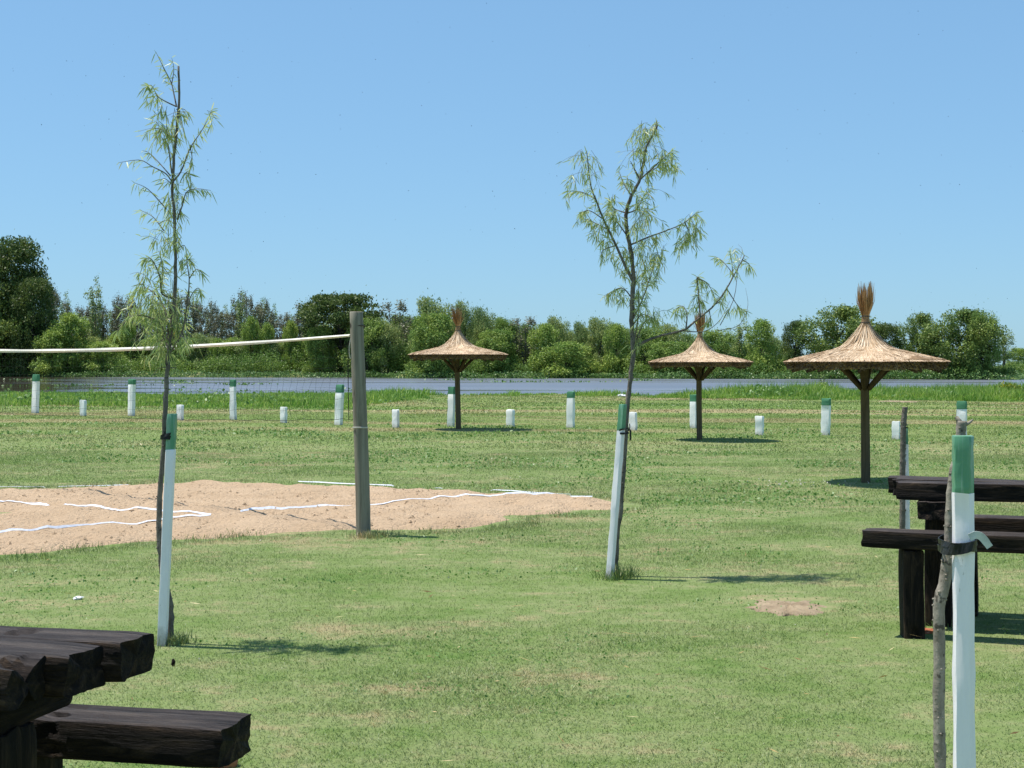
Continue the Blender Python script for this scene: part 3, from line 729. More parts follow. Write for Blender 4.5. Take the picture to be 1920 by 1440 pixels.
def kind_thin(key, seed, mat, W=2.6):
    rg = np.random.RandomState(seed); mb = MB(); H = 10.0; cs = []
    for k in range(3):
        a = rg.uniform(0, 6.28); tx, ty = W * 0.28 * math.cos(a) * (k > 0), W * 0.28 * math.sin(a) * (k > 0); hh = H * rg.uniform(0.84, 1.0)
        pts = spline([(0.1 * tx, 0.1 * ty, -0.3), (0.5 * tx, 0.5 * ty, hh * 0.4), (tx, ty, hh)], 8); mb.tube(pts, np.linspace(0.10, 0.02, 8), 5)
        for j in range(14):
            q = pts[rg.randint(3, 8)]; e = q + np.array([rg.normal(0, W * .17), rg.normal(0, W * .17), rg.uniform(0.2, 1.0)])
            mb.tube([q, e], [0.03, 0.012], 4, False); cs.append(e)
    cs = np.array(cs); n = 2300; k = rg.randint(0, len(cs), n)
    p = cs[k] + rg.normal(0, 0.19, (n, 3)) * np.array([1, 1, 2.0])
    V, Q = leaf_quads(p, 0.14 * rg.uniform(0.5, 1.3, n), 0.2, rg)
    KINDS[key] = (mesh_np('crown', V, Q, M[mat]), mb.mesh('trunk', M['bark_thin'], True), W, H)
M['bark_thin'] = mat_simple('grey_bark', (0.075, 0.062, 0.050), (0.175, 0.155, 0.13), 3)
kind_thin('thin_a', 21, 'f_thin'); kind_thin('thin_b', 22, 'f_thin', 3.2); kind_thin('thin_c', 23, 'f_willow', 2.4)

tree_rg = np.random.RandomState(5)
def tree(key, px, ytop, wpx, back, label, group=None, name='tree', cat='tree'):
    crownm, trunkm, W, H = KINDS[key]
    Yd = 250.0
    for _ in range(6):
        xw = (px - 960) / F * Yd; Yd = float(shore_y(xw)) + back
    zb = float(terr(xw, Yd)); ztop = EYE + (HORIZON - ytop) / F * Yd
    sz = (ztop - zb) / H; sx = wpx / F * Yd / W
    t = thing(name, label, cat, (xw, Yd, zb - 0.05), 0, group)
    t.scale = (sx, min(sx, sz * 1.3), sz)
    rot = tree_rg.uniform(0, 6.28)
    for nm, me in (('trunk', trunkm), ('crown', crownm)):
        link(nm, me, t)
    return t
TREES = [
 ('dark_tall', 18, 444, 150, 6, 'tallest dark green tree, at the left edge of the far bank'),
 ('dark_tall', -95, 470, 190, 10, 'dark tree cut by the left edge, left of the tallest tree'),
 ('dark_tall', 62, 520, 92, 3, 'dark rounded tree leaning out to the right of the tallest tree'),
 ('dark_willow', -20, 560, 170, 1, 'low dark spreading tree under the tallest tree at the left edge'),
 ('dark_tall', 40, 500, 130, 9, 'dark tree filling the gap between the tallest tree and its rounded right neighbour'),
 ('willow_b', 84, 528, 26, 14, 'slim grey-green treetop just right of the tall dark tree group'),
 ('willow_c', 132, 586, 92, 4, 'bright drooping willow at the water, right of the tall dark tree'),
 ('willow_c', 100, 618, 90, 1, 'low bright green willow bush beneath the dark tree shoulder'),
 ('willow_c', 190, 640, 90, 3, 'low bright bush between the drooping willow and the first sapling'),
 ('thin_c', 174, 540, 34, 12, 'tallest slim tree standing above the half-bare wood on the left'),
 ('broad', 640, 550, 170, 8, 'broad dark umbrella-shaped tree behind the wooden net pole'),
 ('dense', 600, 612, 60, 4, 'leafy green tree under the left side of the dark umbrella tree'),
 ('willow_a', 690, 596, 92, 4, 'green tree just right of the wooden net pole'),
 ('thin_b', 742, 571, 60, 12, 'sparse grey-green tree between the umbrella tree and the left thatched umbrella'),
 ('willow_b', 728, 600, 62, 6, 'pale willow left of the tall leafy tree by the left thatched umbrella'),
 ('willow_b', 815, 556, 88, 9, 'tall leafy tree behind the left thatched umbrella'),
 ('dense', 812, 588, 92, 2, 'dense vine-covered green mass to the left of the left thatched umbrella tip'),
 ('willow_b', 872, 563, 50, 10, 'upright grey-green tree right behind the reed tip of the left thatched umbrella'),
 ('willow_b', 908, 575, 52, 8, 'upright grey-green tree right of the left reed tip'),
 ('dense', 930, 618, 80, 4, 'round green tree above the right rim of the left thatched umbrella'),
 ('willow_a', 948, 598, 50, 9, 'mid green tree between the left umbrella and the grey sparse tree'),
 ('thin_b', 985, 600, 58, 8, 'grey half-bare tree right of the left thatched umbrella'),
 ('willow_c', 1020, 606, 74, 4, 'bright green tree above the tall post in the centre of the river bank'),
 ('willow_b', 1046, 592, 54, 12, 'highest grey-green treetop in the centre of the far bank'),
 ('willow_c', 1062, 640, 120, 1, 'wide bright green bush at the water in the centre'),
 ('willow_b', 1092, 602, 46, 9, 'grey-green tree left of the second sapling, beside the bright bush'),
 ('willow_b', 1126, 594, 62, 8, 'leaning pale tree just left of the second sapling'),
 ('willow_c', 1155, 606, 60, 5, 'bright tree directly left of the second sapling trunk'),
 ('willow_a', 1215, 612, 84, 6, 'green tree right of the second sapling trunk'),
 ('willow_b', 1262, 606, 70, 9, 'grey-green tree behind the low branch of the second sapling'),
 ('dense', 1255, 640, 90, 3, 'low round tree behind the left rim of the middle thatched umbrella'),
 ('willow_a', 1345, 618, 84, 6, 'tree behind the right side of the middle thatched umbrella neck'),
 ('thin_c', 1386, 610, 44, 10, 'sparse pale tree between the middle umbrella and the bright willow'),
 ('willow_c', 1426, 598, 68, 6, 'rounded bright green willow between the middle and right thatched umbrellas'),
 ('dark_tall', 1490, 600, 50, 7, 'narrow dark tree left of the right thatched umbrella'),
 ('dark_willow', 1572, 572, 160, 6, 'wide dark spreading willow behind the left half of the right umbrella'),
 ('dark_tall', 1655, 606, 80, 5, 'dark tree just right of the right umbrella neck'),
 ('dark_willow', 1722, 586, 92, 7, 'dark round willow left of the largest willow on the right'),
 ('dark_willow', 1800, 578, 150, 5, 'largest drooping willow on the right, beyond the river'),
 ('willow_a', 1842, 584, 66, 3, 'paler drooping edge willow overhanging to the right of the largest willow'),
 ('thin_c', 1882, 628, 46, 8, 'small bare pale tree right of the largest willow'),
 ('willow_c', 1908, 652, 60, 22, 'low bright tree at the right edge of the far bank'),
 ('willow_c', 1955, 648, 90, 26, 'low bright tree cut by the right edge'),
]
for key, px, yt, wpx, back, lab in TREES: tree(key, px, yt, wpx, back, lab)
for i, px in enumerate(np.linspace(92, 590, 66)):
    tree(('thin_a', 'thin_b', 'thin_a', 'thin_c')[i % 4], px + tree_rg.uniform(-5, 5), 586 - 16 * (px < 130) + 10 * math.sin(px * 0.05) + tree_rg.uniform(-14, 12) - 8 * (280 < px < 460), tree_rg.uniform(20, 34), tree_rg.uniform(14, 30),
         'slim grey-brown half-bare tree in the wood behind the left half of the river', 'slim half-bare trees behind the left bank')
for i, px in enumerate((240, 470, 500, 545)):
    tree('willow_c', px, (600, 592, 604, 600)[i], (40, 44, 40, 38)[i], 10, ('bright green tree among the slim grey trees, left of the first sapling', 'bright green tree among slim grey trees, midway between first sapling and net pole',
         'smaller bright green tree among slim grey trees, second left of the umbrella tree', 'bright green tree among slim grey trees, next to the dark umbrella tree')[i])

for i, px in enumerate(np.linspace(575, 1480, 46)):
    tree(('willow_b', 'willow_a', 'thin_c', 'willow_c', 'willow_b')[i % 5], px + tree_rg.uniform(-8, 8), np.interp(px, (575, 700, 900, 1050, 1200, 1320, 1480), (600, 590, 596, 606, 618, 630, 634)) + tree_rg.uniform(-6, 16), tree_rg.uniform(40, 62), tree_rg.uniform(18, 30),
         'green tree in the continuous belt behind the middle of the far bank', 'trees in the belt behind the far bank')
for i, px in enumerate(np.linspace(-80, 570, 30)):
    tree('willow_c' if i % 3 else 'willow_b', px + tree_rg.uniform(-8, 8), 634 + tree_rg.uniform(-10, 8), tree_rg.uniform(44, 66), tree_rg.uniform(10, 13),
         'low leafy tree in front of the half-bare wood on the left', 'low trees below the half-bare wood')
# thicket of shrubs under the trees
rg = np.random.RandomState(9)
prof_px = [(-200, 640), (0, 672), (90, 672), (150, 650), (200, 662), (330, 655), (450, 650), (560, 640), (640, 632), (720, 636), (800, 640), (900, 650), (960, 662), (1060, 655), (1150, 660), (1250, 668), (1300, 666), (1400, 662), (1480, 668), (1560, 668), (1640, 672), (1720, 684), (1880, 684), (1960, 676), (2100, 672)]
pxs = np.array([p[0] for p in prof_px]); pys = np.array([p[1] for p in prof_px])
TV = []; TQ = []; tn = 0
for b in range(520):
    px = rg.uniform(-150, 2080); back = rg.uniform(1.5, 16)
    Yd = 250.0
    for _ in range(5): xw = (px - 960) / F * Yd; Yd = float(shore_y(xw)) + back
    zmax = EYE + (HORIZON - np.interp(px, pxs, pys)) / F * Yd
    hh = max(0.8, (zmax + 0.3) * rg.uniform(0.45, 1.05) * (0.45 + 0.55 * min(1, back / 9))); ww = rg.uniform(1.2, 3.0)
    n = 620; d = rg.normal(size=(n, 3)); d /= np.linalg.norm(d, axis=1)[:, None]; r = 0.45 + 0.6 * rg.rand(n) ** 0.7
    p = np.array([xw, Yd, 0.2 + hh * 0.45]) + d * r[:, None] * np.array([ww, ww * 0.8, hh * 0.55]) + rg.normal(0, 0.28, (n, 3))
    p[:, 2] = np.maximum(p[:, 2], -0.1)
    V, Q = leaf_quads(p, 0.165 * rg.uniform(0.5, 1.3, n), 0.25, rg, 0.55); TV.append(V); TQ.append(Q + tn); tn += len(V)
M['thicket'] = mat_leaf('shrub_foliage', [(0, (0.095, 0.172, 0.032)), (0.5, (0.160, 0.265, 0.054)), (1, (0.250, 0.355, 0.096))], 0.35, 0.11)
tag(link('riverside_shrubs', mesh_np('riverside_shrubs', np.concatenate(TV), np.concatenate(TQ), M['thicket'])), kind='stuff')
# water hyacinth along the far shore and in drifting rafts
n = 26000; px = rg.uniform(-120, 2050, n); xw = (px - 960) / F * 250; xw = (px - 960) / F * (shore_y(xw)); sy = shore_y(xw)
wid = 4.5 + 3.0 * vnoise(xw * 0.12, xw * 0, None, 6)
off = rg.rand(n) * wid - 0.5; y = sy + 1.2 - off
hgt = 1.25 + 0.5 * vnoise(xw * 0.35, y * 0.3, None, 12)
p = np.stack([xw, y, WATER_Z + rg.rand(n) * hgt * (0.6 + 0.4 * rg.rand(n))], 1)
raft = []
for cx, cy, L in ((950, 717, 9), (1070, 717, 10), (1010, 711, 3), (860, 713, 8), (330, 720, 7), (450, 722, 8), (130, 724, 14), (60, 713, 10), (1200, 714, 4), (325, 716, 5)):
    Yr = F * (EYE - WATER_Z) / (cy - HORIZON); xr = (cx - 960) / F * Yr; m = 70
    raft.append(np.stack([xr + rg.normal(0, L * 0.25, m), Yr + rg.normal(0, 1.0, m), np.full(m, WATER_Z) + 0.05 + 0.16 * rg.rand(m)], 1))
p = np.vstack([p] + raft)
V, Q = leaf_quads(p, 0.14 * rg.uniform(0.6, 1.4, len(p)), 0.0, rg, 0.75)
M['hyacinth'] = mat_leaf('water_hyacinth_leaf', [(0, (0.075, 0.160, 0.035)), (0.6, (0.130, 0.245, 0.062)), (0.93, (0.20, 0.32, 0.11)), (1, (0.25, 0.35, 0.17))], 0.3, 0.5, 0.45, 0.4)
tag(link('water_hyacinth', mesh_np('water_hyacinth', V, Q, M['hyacinth'])), kind='stuff')
# a bush with yellow flowers and one tall weed on the near bank, right
M['yellow'] = mat_leaf('yellow_green_leaf', [(0, (0.10, 0.17, 0.02)), (0.6, (0.17, 0.25, 0.03)), (0.85, (0.30, 0.33, 0.05)), (1, (0.62, 0.52, 0.04))], 0.3)
def bush(px, py, wpx, hpx, mat, label, seed, name='bush', leaf=0.07, n=1400):
    g = G(px, py); rg2 = np.random.RandomState(seed); s = ppm(g.y); w = wpx / s / 2; h = hpx / s
    d = rg2.normal(size=(n, 3)); d /= np.linalg.norm(d, axis=1)[:, None]; r = rg2.rand(n) ** 0.5
    pp = d * r[:, None] * np.array([w, w * 0.7, h * 0.5]) + np.array([0, 0, h * 0.5]) + rg2.normal(0, 0.05, (n, 3)); pp[:, 2] = np.maximum(pp[:, 2] * (1 + 0.15 * vnoise(pp[:, 0] * 2, pp[:, 1] * 2, None, seed)), 0.03)
    t = thing(name, label, 'plant', g)
    V, Q = leaf_quads(pp, leaf * rg2.uniform(0.6, 1.3, n), 0.0, rg2); link('foliage', mesh_np('foliage', V, Q, M[mat]), t)
    mb = MB()
    for k in range(7): e = pp[rg2.randint(n)]; mb.tube([(0, 0, -0.05), tuple(e * 0.5), tuple(e)], [0.015, 0.01, 0.004], 5, False)
    mb.obj('stems', M['bark_far'], t)
    return t
bush(1893, 747, 62, 30, 'yellow', 'yellow-flowering bush in the bank grass at the right edge', 3)
bush(1542, 744, 40, 26, 'f_mid', 'dark green weed clump in the bank grass left of the right umbrella post', 4, n=500)
t = thing('weed', 'tall pale-flowered weed standing above the bank grass left of the right umbrella', 'plant', G(1545, 742))
mb = MB(); lf = []
for k in range(6):
    a = rg.uniform(-0.25, 0.25); mb.tube([(0, 0, 0), (a * 0.5, 0, 0.7), (a * 1.6, rg.uniform(-.1, .1), 1.25 + rg.uniform(-.2, .1))], [0.012, 0.008, 0.005], 4, False); lf += [(a * 1.6 * u + rg.normal(0, .05), rg.normal(0, .05), 1.25 * u + rg.normal(0, .05)) for u in np.linspace(0.45, 1, 16)]
mb.obj('stems', M['bark_thin'], t); V, Q = leaf_quads(np.array(lf), np.full(len(lf), 0.05), 0.0, rg); link('foliage', mesh_np('foliage', V, Q, M['f_willow']), t)

# ------------------------------------------------------------------ concrete posts along the lawn
def block_post(w, d, h, green, seed, lean=(0, 0)):
    """rough square post, rounded edges, painted top band"""
    rgp = np.random.RandomState(seed); o = rrect(w, d, 0.12 * min(w, d), 3); zs = list(np.linspace(-0.15, h - 0.02, 9)); ms = []
    if green: zs = list(np.linspace(-0.15, h - green - 0.004, 7)) + [h - green] + list(np.linspace(h - green + 0.03, h - 0.015, 3))
    rings = []
    for z in zs:
        sc = 1 + 0.05 * rgp.uniform(-1, 1); k = np.array([[x * sc + lean[0] * z / h, y * sc + lean[1] * z / h, z] for x, y in o]); k[:, :2] += rgp.normal(0, 0.004, (len(o), 2)); rings.append(k)
    k = rings[-1].copy(); c = k.mean(0); k = c + (k - c) * np.array([0.88, 0.88, 1]); k[:, 2] = h + rgp.normal(0, 0.004, len(k)); rings.append(k)
    mids = [1 if (green and (rings[i][:, 2].mean() + rings[i + 1][:, 2].mean()) / 2 > h - green) else 0 for i in range(len(rings) - 1)]
    mb = MB(); mb.rings(rings, True, mids); return mb.mesh('post', [M['lime'], M['lime_green']], 'edges')
tall = [(67, 702, 775, 16, 13, 4), (247, 711, 780, 16, 10, 3), (437, 712, 787, 14, 13, -1), (636, 721, 797, 17, 15, 5), (846, 725, 800, 15, 14, 3), (1070, 734, 802, 16, 12, 1), (1300, 740, 803, 14, 13, 0), (1548, 747, 816, 18, 13, 2), (1803, 752, 829, 19, 15, 0)]
tl = ['tall white post with green top, leftmost of the row, in front of the river', 'tall white post with green top, second of the row, left of the first sapling', 'tall white post with green top, midway between the first sapling and the net pole',
      'leaning tall white post with green top just left of the wooden net pole', 'tall white post with green top half behind the left umbrella post', 'tall white post with green top between the left umbrella and the second sapling',
      'tall white post with green top half behind the middle umbrella post', 'tall white post with green top between the middle and right umbrellas', 'tall white post with green top, behind the near stake on the right']
for i, (px, yt, yb, w, gb, ln) in enumerate(tall):
    g = G(px - ln * 0.3, yb); s = ppm(g.y); fc = math.atan2(-(px - 960), F)
    me = block_post(w * 0.92 / s, w * 0.42 / s, (yb - yt) / s, gb / s, i + 1, (ln / s, 0))
    o = link('concrete_post', me, None, g, (0, 0, -math.radians(38))); tag(o, tl[i], 'post', 'tall white posts with green tops')
short = [(156, 750, 780, 15), (338, 759, 788, 15), (532, 763, 793, 15), (742, 768, 802, 15), (957, 768, 800, 17), (1187, 773, 807, 16), (1424, 780, 816, 17), (1680, 790, 824, 16)]
slb = ['short white block post, leftmost, between the first two tall posts', 'short white block post just right of the first sapling', 'short cracked white block post, midway between the first sapling and the net pole', 'short white block post just right of the wooden net pole',
       'short white block post just right of the left umbrella post', 'short white block post beside the second stake and its strap', 'short white block post right of the middle umbrella post', 'short white block post beside the cut stick near the right umbrella']
for i, (px, yt, yb, w) in enumerate(short):
    g = G(px, yb); s = ppm(g.y)
    o = link('block_post', block_post(w * 0.92 / s, w * 0.42 / s, (yb - yt) / s, 0, i + 40), None, g, (0, 0, -math.radians(38)))
    tag(o, slb[i], 'post', 'short white posts between the tall ones')

# ------------------------------------------------------------------ volleyball pole and net
def wood_pole(base, top, r0, r1, k=18, seed=1):
    rgp = np.random.RandomState(seed); b = np.array(base); t = np.array(top) - b; n = 26; rings = []
    nz = rgp.uniform(0, 20)
    for i in range(n):
        u = i / (n - 1); c = t * u + np.array([0.012 * math.sin(3 * u + seed), 0.008 * math.sin(5 * u), 0]); r = r0 * (1 - u) + r1 * u
        a = np.arange(k) * 2 * math.pi / k
        rr = r * (1 + 0.045 * vnoise(np.cos(a) * 1.3 + nz, np.sin(a) * 1.3 + u * 1.5, None, seed) + 0.012 * rgp.normal(size=k))
        rings.append(np.stack([c[0] + rr * np.cos(a), c[1] + rr * np.sin(a), np.full(k, c[2])], 1))
    e = rings[-1].copy(); c = e.mean(0); e = c + (e - c) * 0.93; e[:, 2] += 0.008; rings.append(e)
    rings = [r + b for r in rings]; mb = MB(); mb.rings(rings); return mb
def ring_wire(c, r, thick, seed, mat, parent, name, turns=2, tilt=0.06):
    mb = MB(); pts = []
    for i in range(turns * 20 + 1):
        a = i / 20 * 2 * math.pi; pts.append((c[0] + r * math.cos(a), c[1] + r * math.sin(a), c[2] + tilt * r * math.cos(a + seed) + 0.006 * i / 20))
    mb.tube(pts, thick, 6, True); return mb.obj(name, M[mat], parent, smooth=True)
pb = G(680, 1004)
pole = thing('net_pole', 'thick grey round wooden pole holding the volleyball net', 'pole', pb)
ptop = P(670, 586, pb.y) - pb
wood_pole((0, 0, -0.2), ptop, 0.074, 0.066).obj('post', M['pole'], pole, smooth=True)
s = ppm(pb.y)
def onpole(py): u = (1004 - py) / (1004 - 586); return (ptop.x * u, ptop.y * u, ptop.z * u)
ring_wire(onpole(613), 0.0715, 0.0035, 1, 'wire', pole, 'wire_ring')
ring_wire(onpole(803), 0.0745, 0.0035, 2, 'rope', pole, 'rope_ring')
p1 = np.array(P(657, 629, pb.y + 0.0)); dirn = np.array([-6.65, 6.75, 0.0]); 
NT = lambda u: p1 + dirn * u
pole2 = thing('net_pole', 'far wooden pole of the volleyball net, out past the left edge', 'pole', (NT(1)[0] - 0.1, NT(1)[1] + 0.1, 0))
wood_pole((0, 0, -0.2), (0.02, 0, 2.25), 0.074, 0.066, seed=4).obj('post', M['pole'], pole2, smooth=True)
net = thing('volleyball_net', 'volleyball net with cream top band and thin black mesh', 'net', tuple(p1))
def ztop(u): return p1[2] + (1.93 - p1[2]) * u - 0.07 * 4 * u * (1 - u)
def zbot(u): return 1.16 - 0.10 * u - 0.06 * 4 * u * (1 - u)
def npt(u, v): 
    b = NT(u); return np.array([b[0], b[1], ztop(u) * (1 - v) + zbot(u) * v]) - p1
mb = MB(); rings = []
for u in np.linspace(0, 1, 60):
    c = npt(u, 0); wv = 0.022 * (0.55 + 0.45 * min(1, u * 3)) * (1 + 0.08 * math.sin(u * 40)); nn = np.array([0.012, 0.012, 0])
    rings.append(np.array([c + nn * 0.4 + (0, 0, wv), c - nn * 0.2 + (0, 0, wv * 1.02), c - nn * (1 + 0.4 * math.sin(u * 31)), c - nn * 0.2 + (0, 0, -wv), c + nn * 0.4 + (0, 0, -wv), c + nn * 0.9]))
mb.rings(rings); mb.obj('top_band', M['band'], net, smooth=False)
mb = MB(); rgn = np.random.RandomState(3); NC = 84; NR = 8
grid = np.zeros((NC + 1, NR + 1, 3))
for i in range(NC + 1):
    for j in range(NR + 1):
        u = i / NC; v = j / NR
        g = npt(min(1, max(0, u + 0.0016 * (j % 2 * 2 - 1) + rgn.normal(0, 0.0007))), v); g[2] += rgn.normal(0, 0.006); g[:2] += rgn.normal(0, 0.006, 2); grid[i, j] = g
for i in range(NC + 1): mb.tube([grid[i, j] for j in range(NR + 1)], 0.0011, 3, False)
for j in range(1, NR + 1): mb.tube([grid[i, j] for i in range(NC + 1)], 0.0010 if j < NR else 0.0025, 3, False)
mb.obj('netting', M['cord'], net)
mb = MB(); mb.tube([(0.06, -0.02, 0.0), tuple(npt(0.004, 0.02)), tuple(npt(0.004, 0.5)), tuple(npt(0.003, 1)), (0.07, 0, zbot(0) - p1[2])], 0.004, 5, False)
mb.obj('side_cord', M['cord'], net)
mb = MB(); q0 = np.array(P(658, 632, pb.y - 0.03)) - p1; q1 = np.array(P(656, 672, pb.y - 0.03)) - p1
mb.tube(spline([q0, q0 * 0.5 + q1 * 0.5 + (-0.012, 0, 0), q1, q1 + (0.012, 0, 0.02), q0 * 0.6 + q1 * 0.4 + (0.012, 0, 0), q0], 16), 0.004, 5, False); mb.obj('rope_end', M['rope'], net, smooth=True)

# ------------------------------------------------------------------ thatched umbrellas
PR = [(1.155, 1.745), (1.12, 1.775), (0.95, 1.815), (0.72, 1.865), (0.55, 1.905), (0.42, 1.932), (0.33, 1.955), (0.26, 1.985), (0.205, 2.03), (0.16, 2.09), (0.118, 2.17), (0.085, 2.25), (0.062, 2.33), (0.055, 2.38)]
pr_r = np.array([p[0] for p in PR]); pr_z = np.array([p[1] for p in PR])
def prof_z(r): return np.interp(r, pr_r[::-1], pr_z[::-1])
def umbrella(px, yb, wpx, label, seed, tuft_lean):
    g = G(px, yb); s = ppm(g.y); R = wpx / s / 2; sc = R / 1.185
    rgu = np.random.RandomState(seed)
    t = thing('thatched_umbrella', label, 'thatched umbrella', g, 0, 'thatched umbrellas on the lawn')
    t.scale = (sc, sc, sc * 1.03)
    wood_pole((0, 0, -0.2), (-0.01, 0, 1.84), 0.068, 0.062, seed=seed).obj('post', M['pole_brown'], t, smooth=True)
    k = 72; mb = MB(); rings = []
    wob = 1 + 0.010 * np.abs(np.sin(np.arange(k) * math.pi / 4.5 + seed)) + 0.012 * vnoise(np.arange(k) * 0.5, np.zeros(k), None, seed) + 0.008 * rgu.normal(size=k); a = np.arange(k) * 2 * math.pi / k
    for r, z in PR: rings.append(np.stack([r * wob * np.cos(a), r * wob * np.sin(a), z + 0.02 * vnoise(np.arange(k) * 0.4, np.full(k, r * 9), None, seed)], 1))
    under = [(0.07, 2.0), (0.4, 1.86), (0.8, 1.745), (1.05, 1.665), (1.10, 1.65)]
    ur = [np.stack([r * wob * np.cos(a), r * wob * np.sin(a), np.full(k, z) + 0.010 * rgu.normal(size=k) * (r > 1)], 1) for r, z in under]
    mb.rings(ur + rings); th = mb.obj('thatch', M['thatch_base'], t)
    # straws lying down the slope and a shaggy rim
    n = 16000; th0 = rgu.uniform(0, 2 * np.pi, n); ra = 0.07 + 1.02 * rgu.rand(n) ** 0.75; ln = rgu.uniform(0.25, 0.60, n); V = []
    wb = np.interp(th0, np.append(a, 2 * math.pi), np.append(wob, wob[0])); sk = rgu.normal(0, 0.016, n)
    rr = [ra, np.minimum(ra + ln * 0.5, 1.13), np.minimum(ra + ln, 1.175 + 0.025 * rgu.rand(n))]; pts = []
    for j, r in enumerate(rr):
        aa = th0 + sk * j / np.maximum(r, 0.12) * 0.6; lift = 0.010 + 0.010 * rgu.rand(n) * (j == 2) - 0.003 * j
        pts.append(np.stack([r * wb * np.cos(aa), r * wb * np.sin(aa), prof_z(r) + lift - 0.05 * np.clip(r - 1.15, 0, 1)], 1))
    side = np.stack([-np.sin(th0), np.cos(th0), 0.25 * rgu.normal(size=n)], 1) * (0.0042 * rgu.uniform(0.6, 1.5, n))[:, None]
    V = np.stack([pts[0] - side, pts[0] + side, pts[1] - side, pts[1] + side, pts[2] - side * .6, pts[2] + side * .6], 1).reshape(-1, 3); i = np.arange(n) * 6
    Q = np.concatenate([np.stack([i, i + 1, i + 3, i + 2], 1), np.stack([i + 2, i + 3, i + 5, i + 4], 1)])
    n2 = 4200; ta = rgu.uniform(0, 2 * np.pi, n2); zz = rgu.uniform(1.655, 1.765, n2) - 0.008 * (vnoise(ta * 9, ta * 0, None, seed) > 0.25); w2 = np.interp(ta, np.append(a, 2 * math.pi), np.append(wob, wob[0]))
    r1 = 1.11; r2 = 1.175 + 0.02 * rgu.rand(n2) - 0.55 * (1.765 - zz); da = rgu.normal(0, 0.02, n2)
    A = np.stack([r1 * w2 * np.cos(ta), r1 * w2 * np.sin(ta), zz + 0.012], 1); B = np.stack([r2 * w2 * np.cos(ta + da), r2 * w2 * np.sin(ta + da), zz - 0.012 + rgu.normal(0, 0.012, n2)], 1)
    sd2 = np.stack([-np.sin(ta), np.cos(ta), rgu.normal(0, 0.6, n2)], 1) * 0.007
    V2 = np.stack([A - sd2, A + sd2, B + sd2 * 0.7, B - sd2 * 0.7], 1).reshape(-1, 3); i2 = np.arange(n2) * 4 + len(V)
    st = mesh_np('straw', np.vstack([V, V2]), np.concatenate([Q, np.stack([i2, i2 + 1, i2 + 2, i2 + 3], 1)]), [M['thatch'], M['thatch_rim_shade']], False, np.concatenate([np.zeros(len(Q)), np.ones(n2)])); link('straw', st, th)
    # bound neck
    mb = MB(); nk = [(0.080, 2.24), (0.066, 2.31), (0.056, 2.37), (0.052, 2.42), (0.050, 2.47), (0.052, 2.52)]
    kk = 14; mb.rings([np.stack([r * (1 + .05 * rgu.normal(size=kk)) * np.cos(np.arange(kk) * 2 * np.pi / kk), r * (1 + .05 * rgu.normal(size=kk)) * np.sin(np.arange(kk) * 2 * np.pi / kk), np.full(kk, z)], 1) for r, z in nk])
    neck = mb.obj('neck', M['reed'], t, smooth=True)
    for zb, rb in ((2.31, 0.068), (2.40, 0.055), (2.48, 0.053)): ring_wire((0, 0, zb), rb, 0.006, seed + zb, 'wire', neck, 'binding')
    # reed tuft
    mb = MB()
    for j in range(260):
        a0 = rgu.uniform(0, 6.28); r0 = 0.055 * math.sqrt(rgu.rand()); L = rgu.uniform(0.28, 0.5) * (0.85 if rgu.rand() < .5 else 1.0); sp = rgu.uniform(0.01, 0.085) * (1.9 if rgu.rand() < 0.09 else 1)
        b0 = np.array([r0 * math.cos(a0), r0 * math.sin(a0), 2.42]); e = b0 + np.array([sp * math.cos(a0) + tuft_lean * L * rgu.uniform(0.2, 1.4), sp * math.sin(a0), L])
        m_ = (b0 + e) / 2 + np.array([sp * .35 * math.cos(a0), sp * .35 * math.sin(a0), 0.02]); mb.tube([b0, m_, e], [0.0055, 0.0045, 0.0015], 3, False)
    mb.obj('reed_tuft', M['tuft'], t)
    # frame below
    for j in range(8):
        aj = j * math.pi / 4 + 0.25 + seed; ca, sa = math.cos(aj), math.sin(aj)
        mb = MB(); mb.tube([(0.05 * ca, 0.05 * sa, 1.93), (0.55 * ca, 0.55 * sa, 1.765), (1.09 * ca, 1.09 * sa, 1.615)], [0.033, 0.03, 0.026], 8, True, 0, 0.05, j); mb.obj('rafter', M['rafter'], t, smooth=True)
    for j in range(6):
        aj = j * math.pi / 3 + 0.12; ca, sa = math.cos(aj), math.sin(aj)
        mb = MB(); mb.tube([(0.055 * ca, 0.055 * sa, 1.36), (0.27 * ca, 0.27 * sa, 1.57), (0.47 * ca, 0.47 * sa, 1.755)], [0.036, 0.034, 0.032], 8, True, 0, 0.05, j); mb.obj('strut', M['rafter'], t, smooth=True)
    mb = MB(); mb.tube([(0.95 * math.cos(x), 0.95 * math.sin(x), 1.695) for x in np.linspace(0, 6.2832, 33)], 0.018, 6, False); mb.obj('hoop', M['rafter'], t, smooth=True)
    return t
umbrella(859, 805, 184, 'thatched reed umbrella farthest left, with wispy reed tip leaning left', 2, -0.16)
umbrella(1312, 825, 192, 'thatched reed umbrella in the middle, its tip behind a willow branch', 3, 0.0)
umbrella(1622, 905, 298, 'largest thatched reed umbrella, nearest, on the right beside the dark table', 1, 0.0)

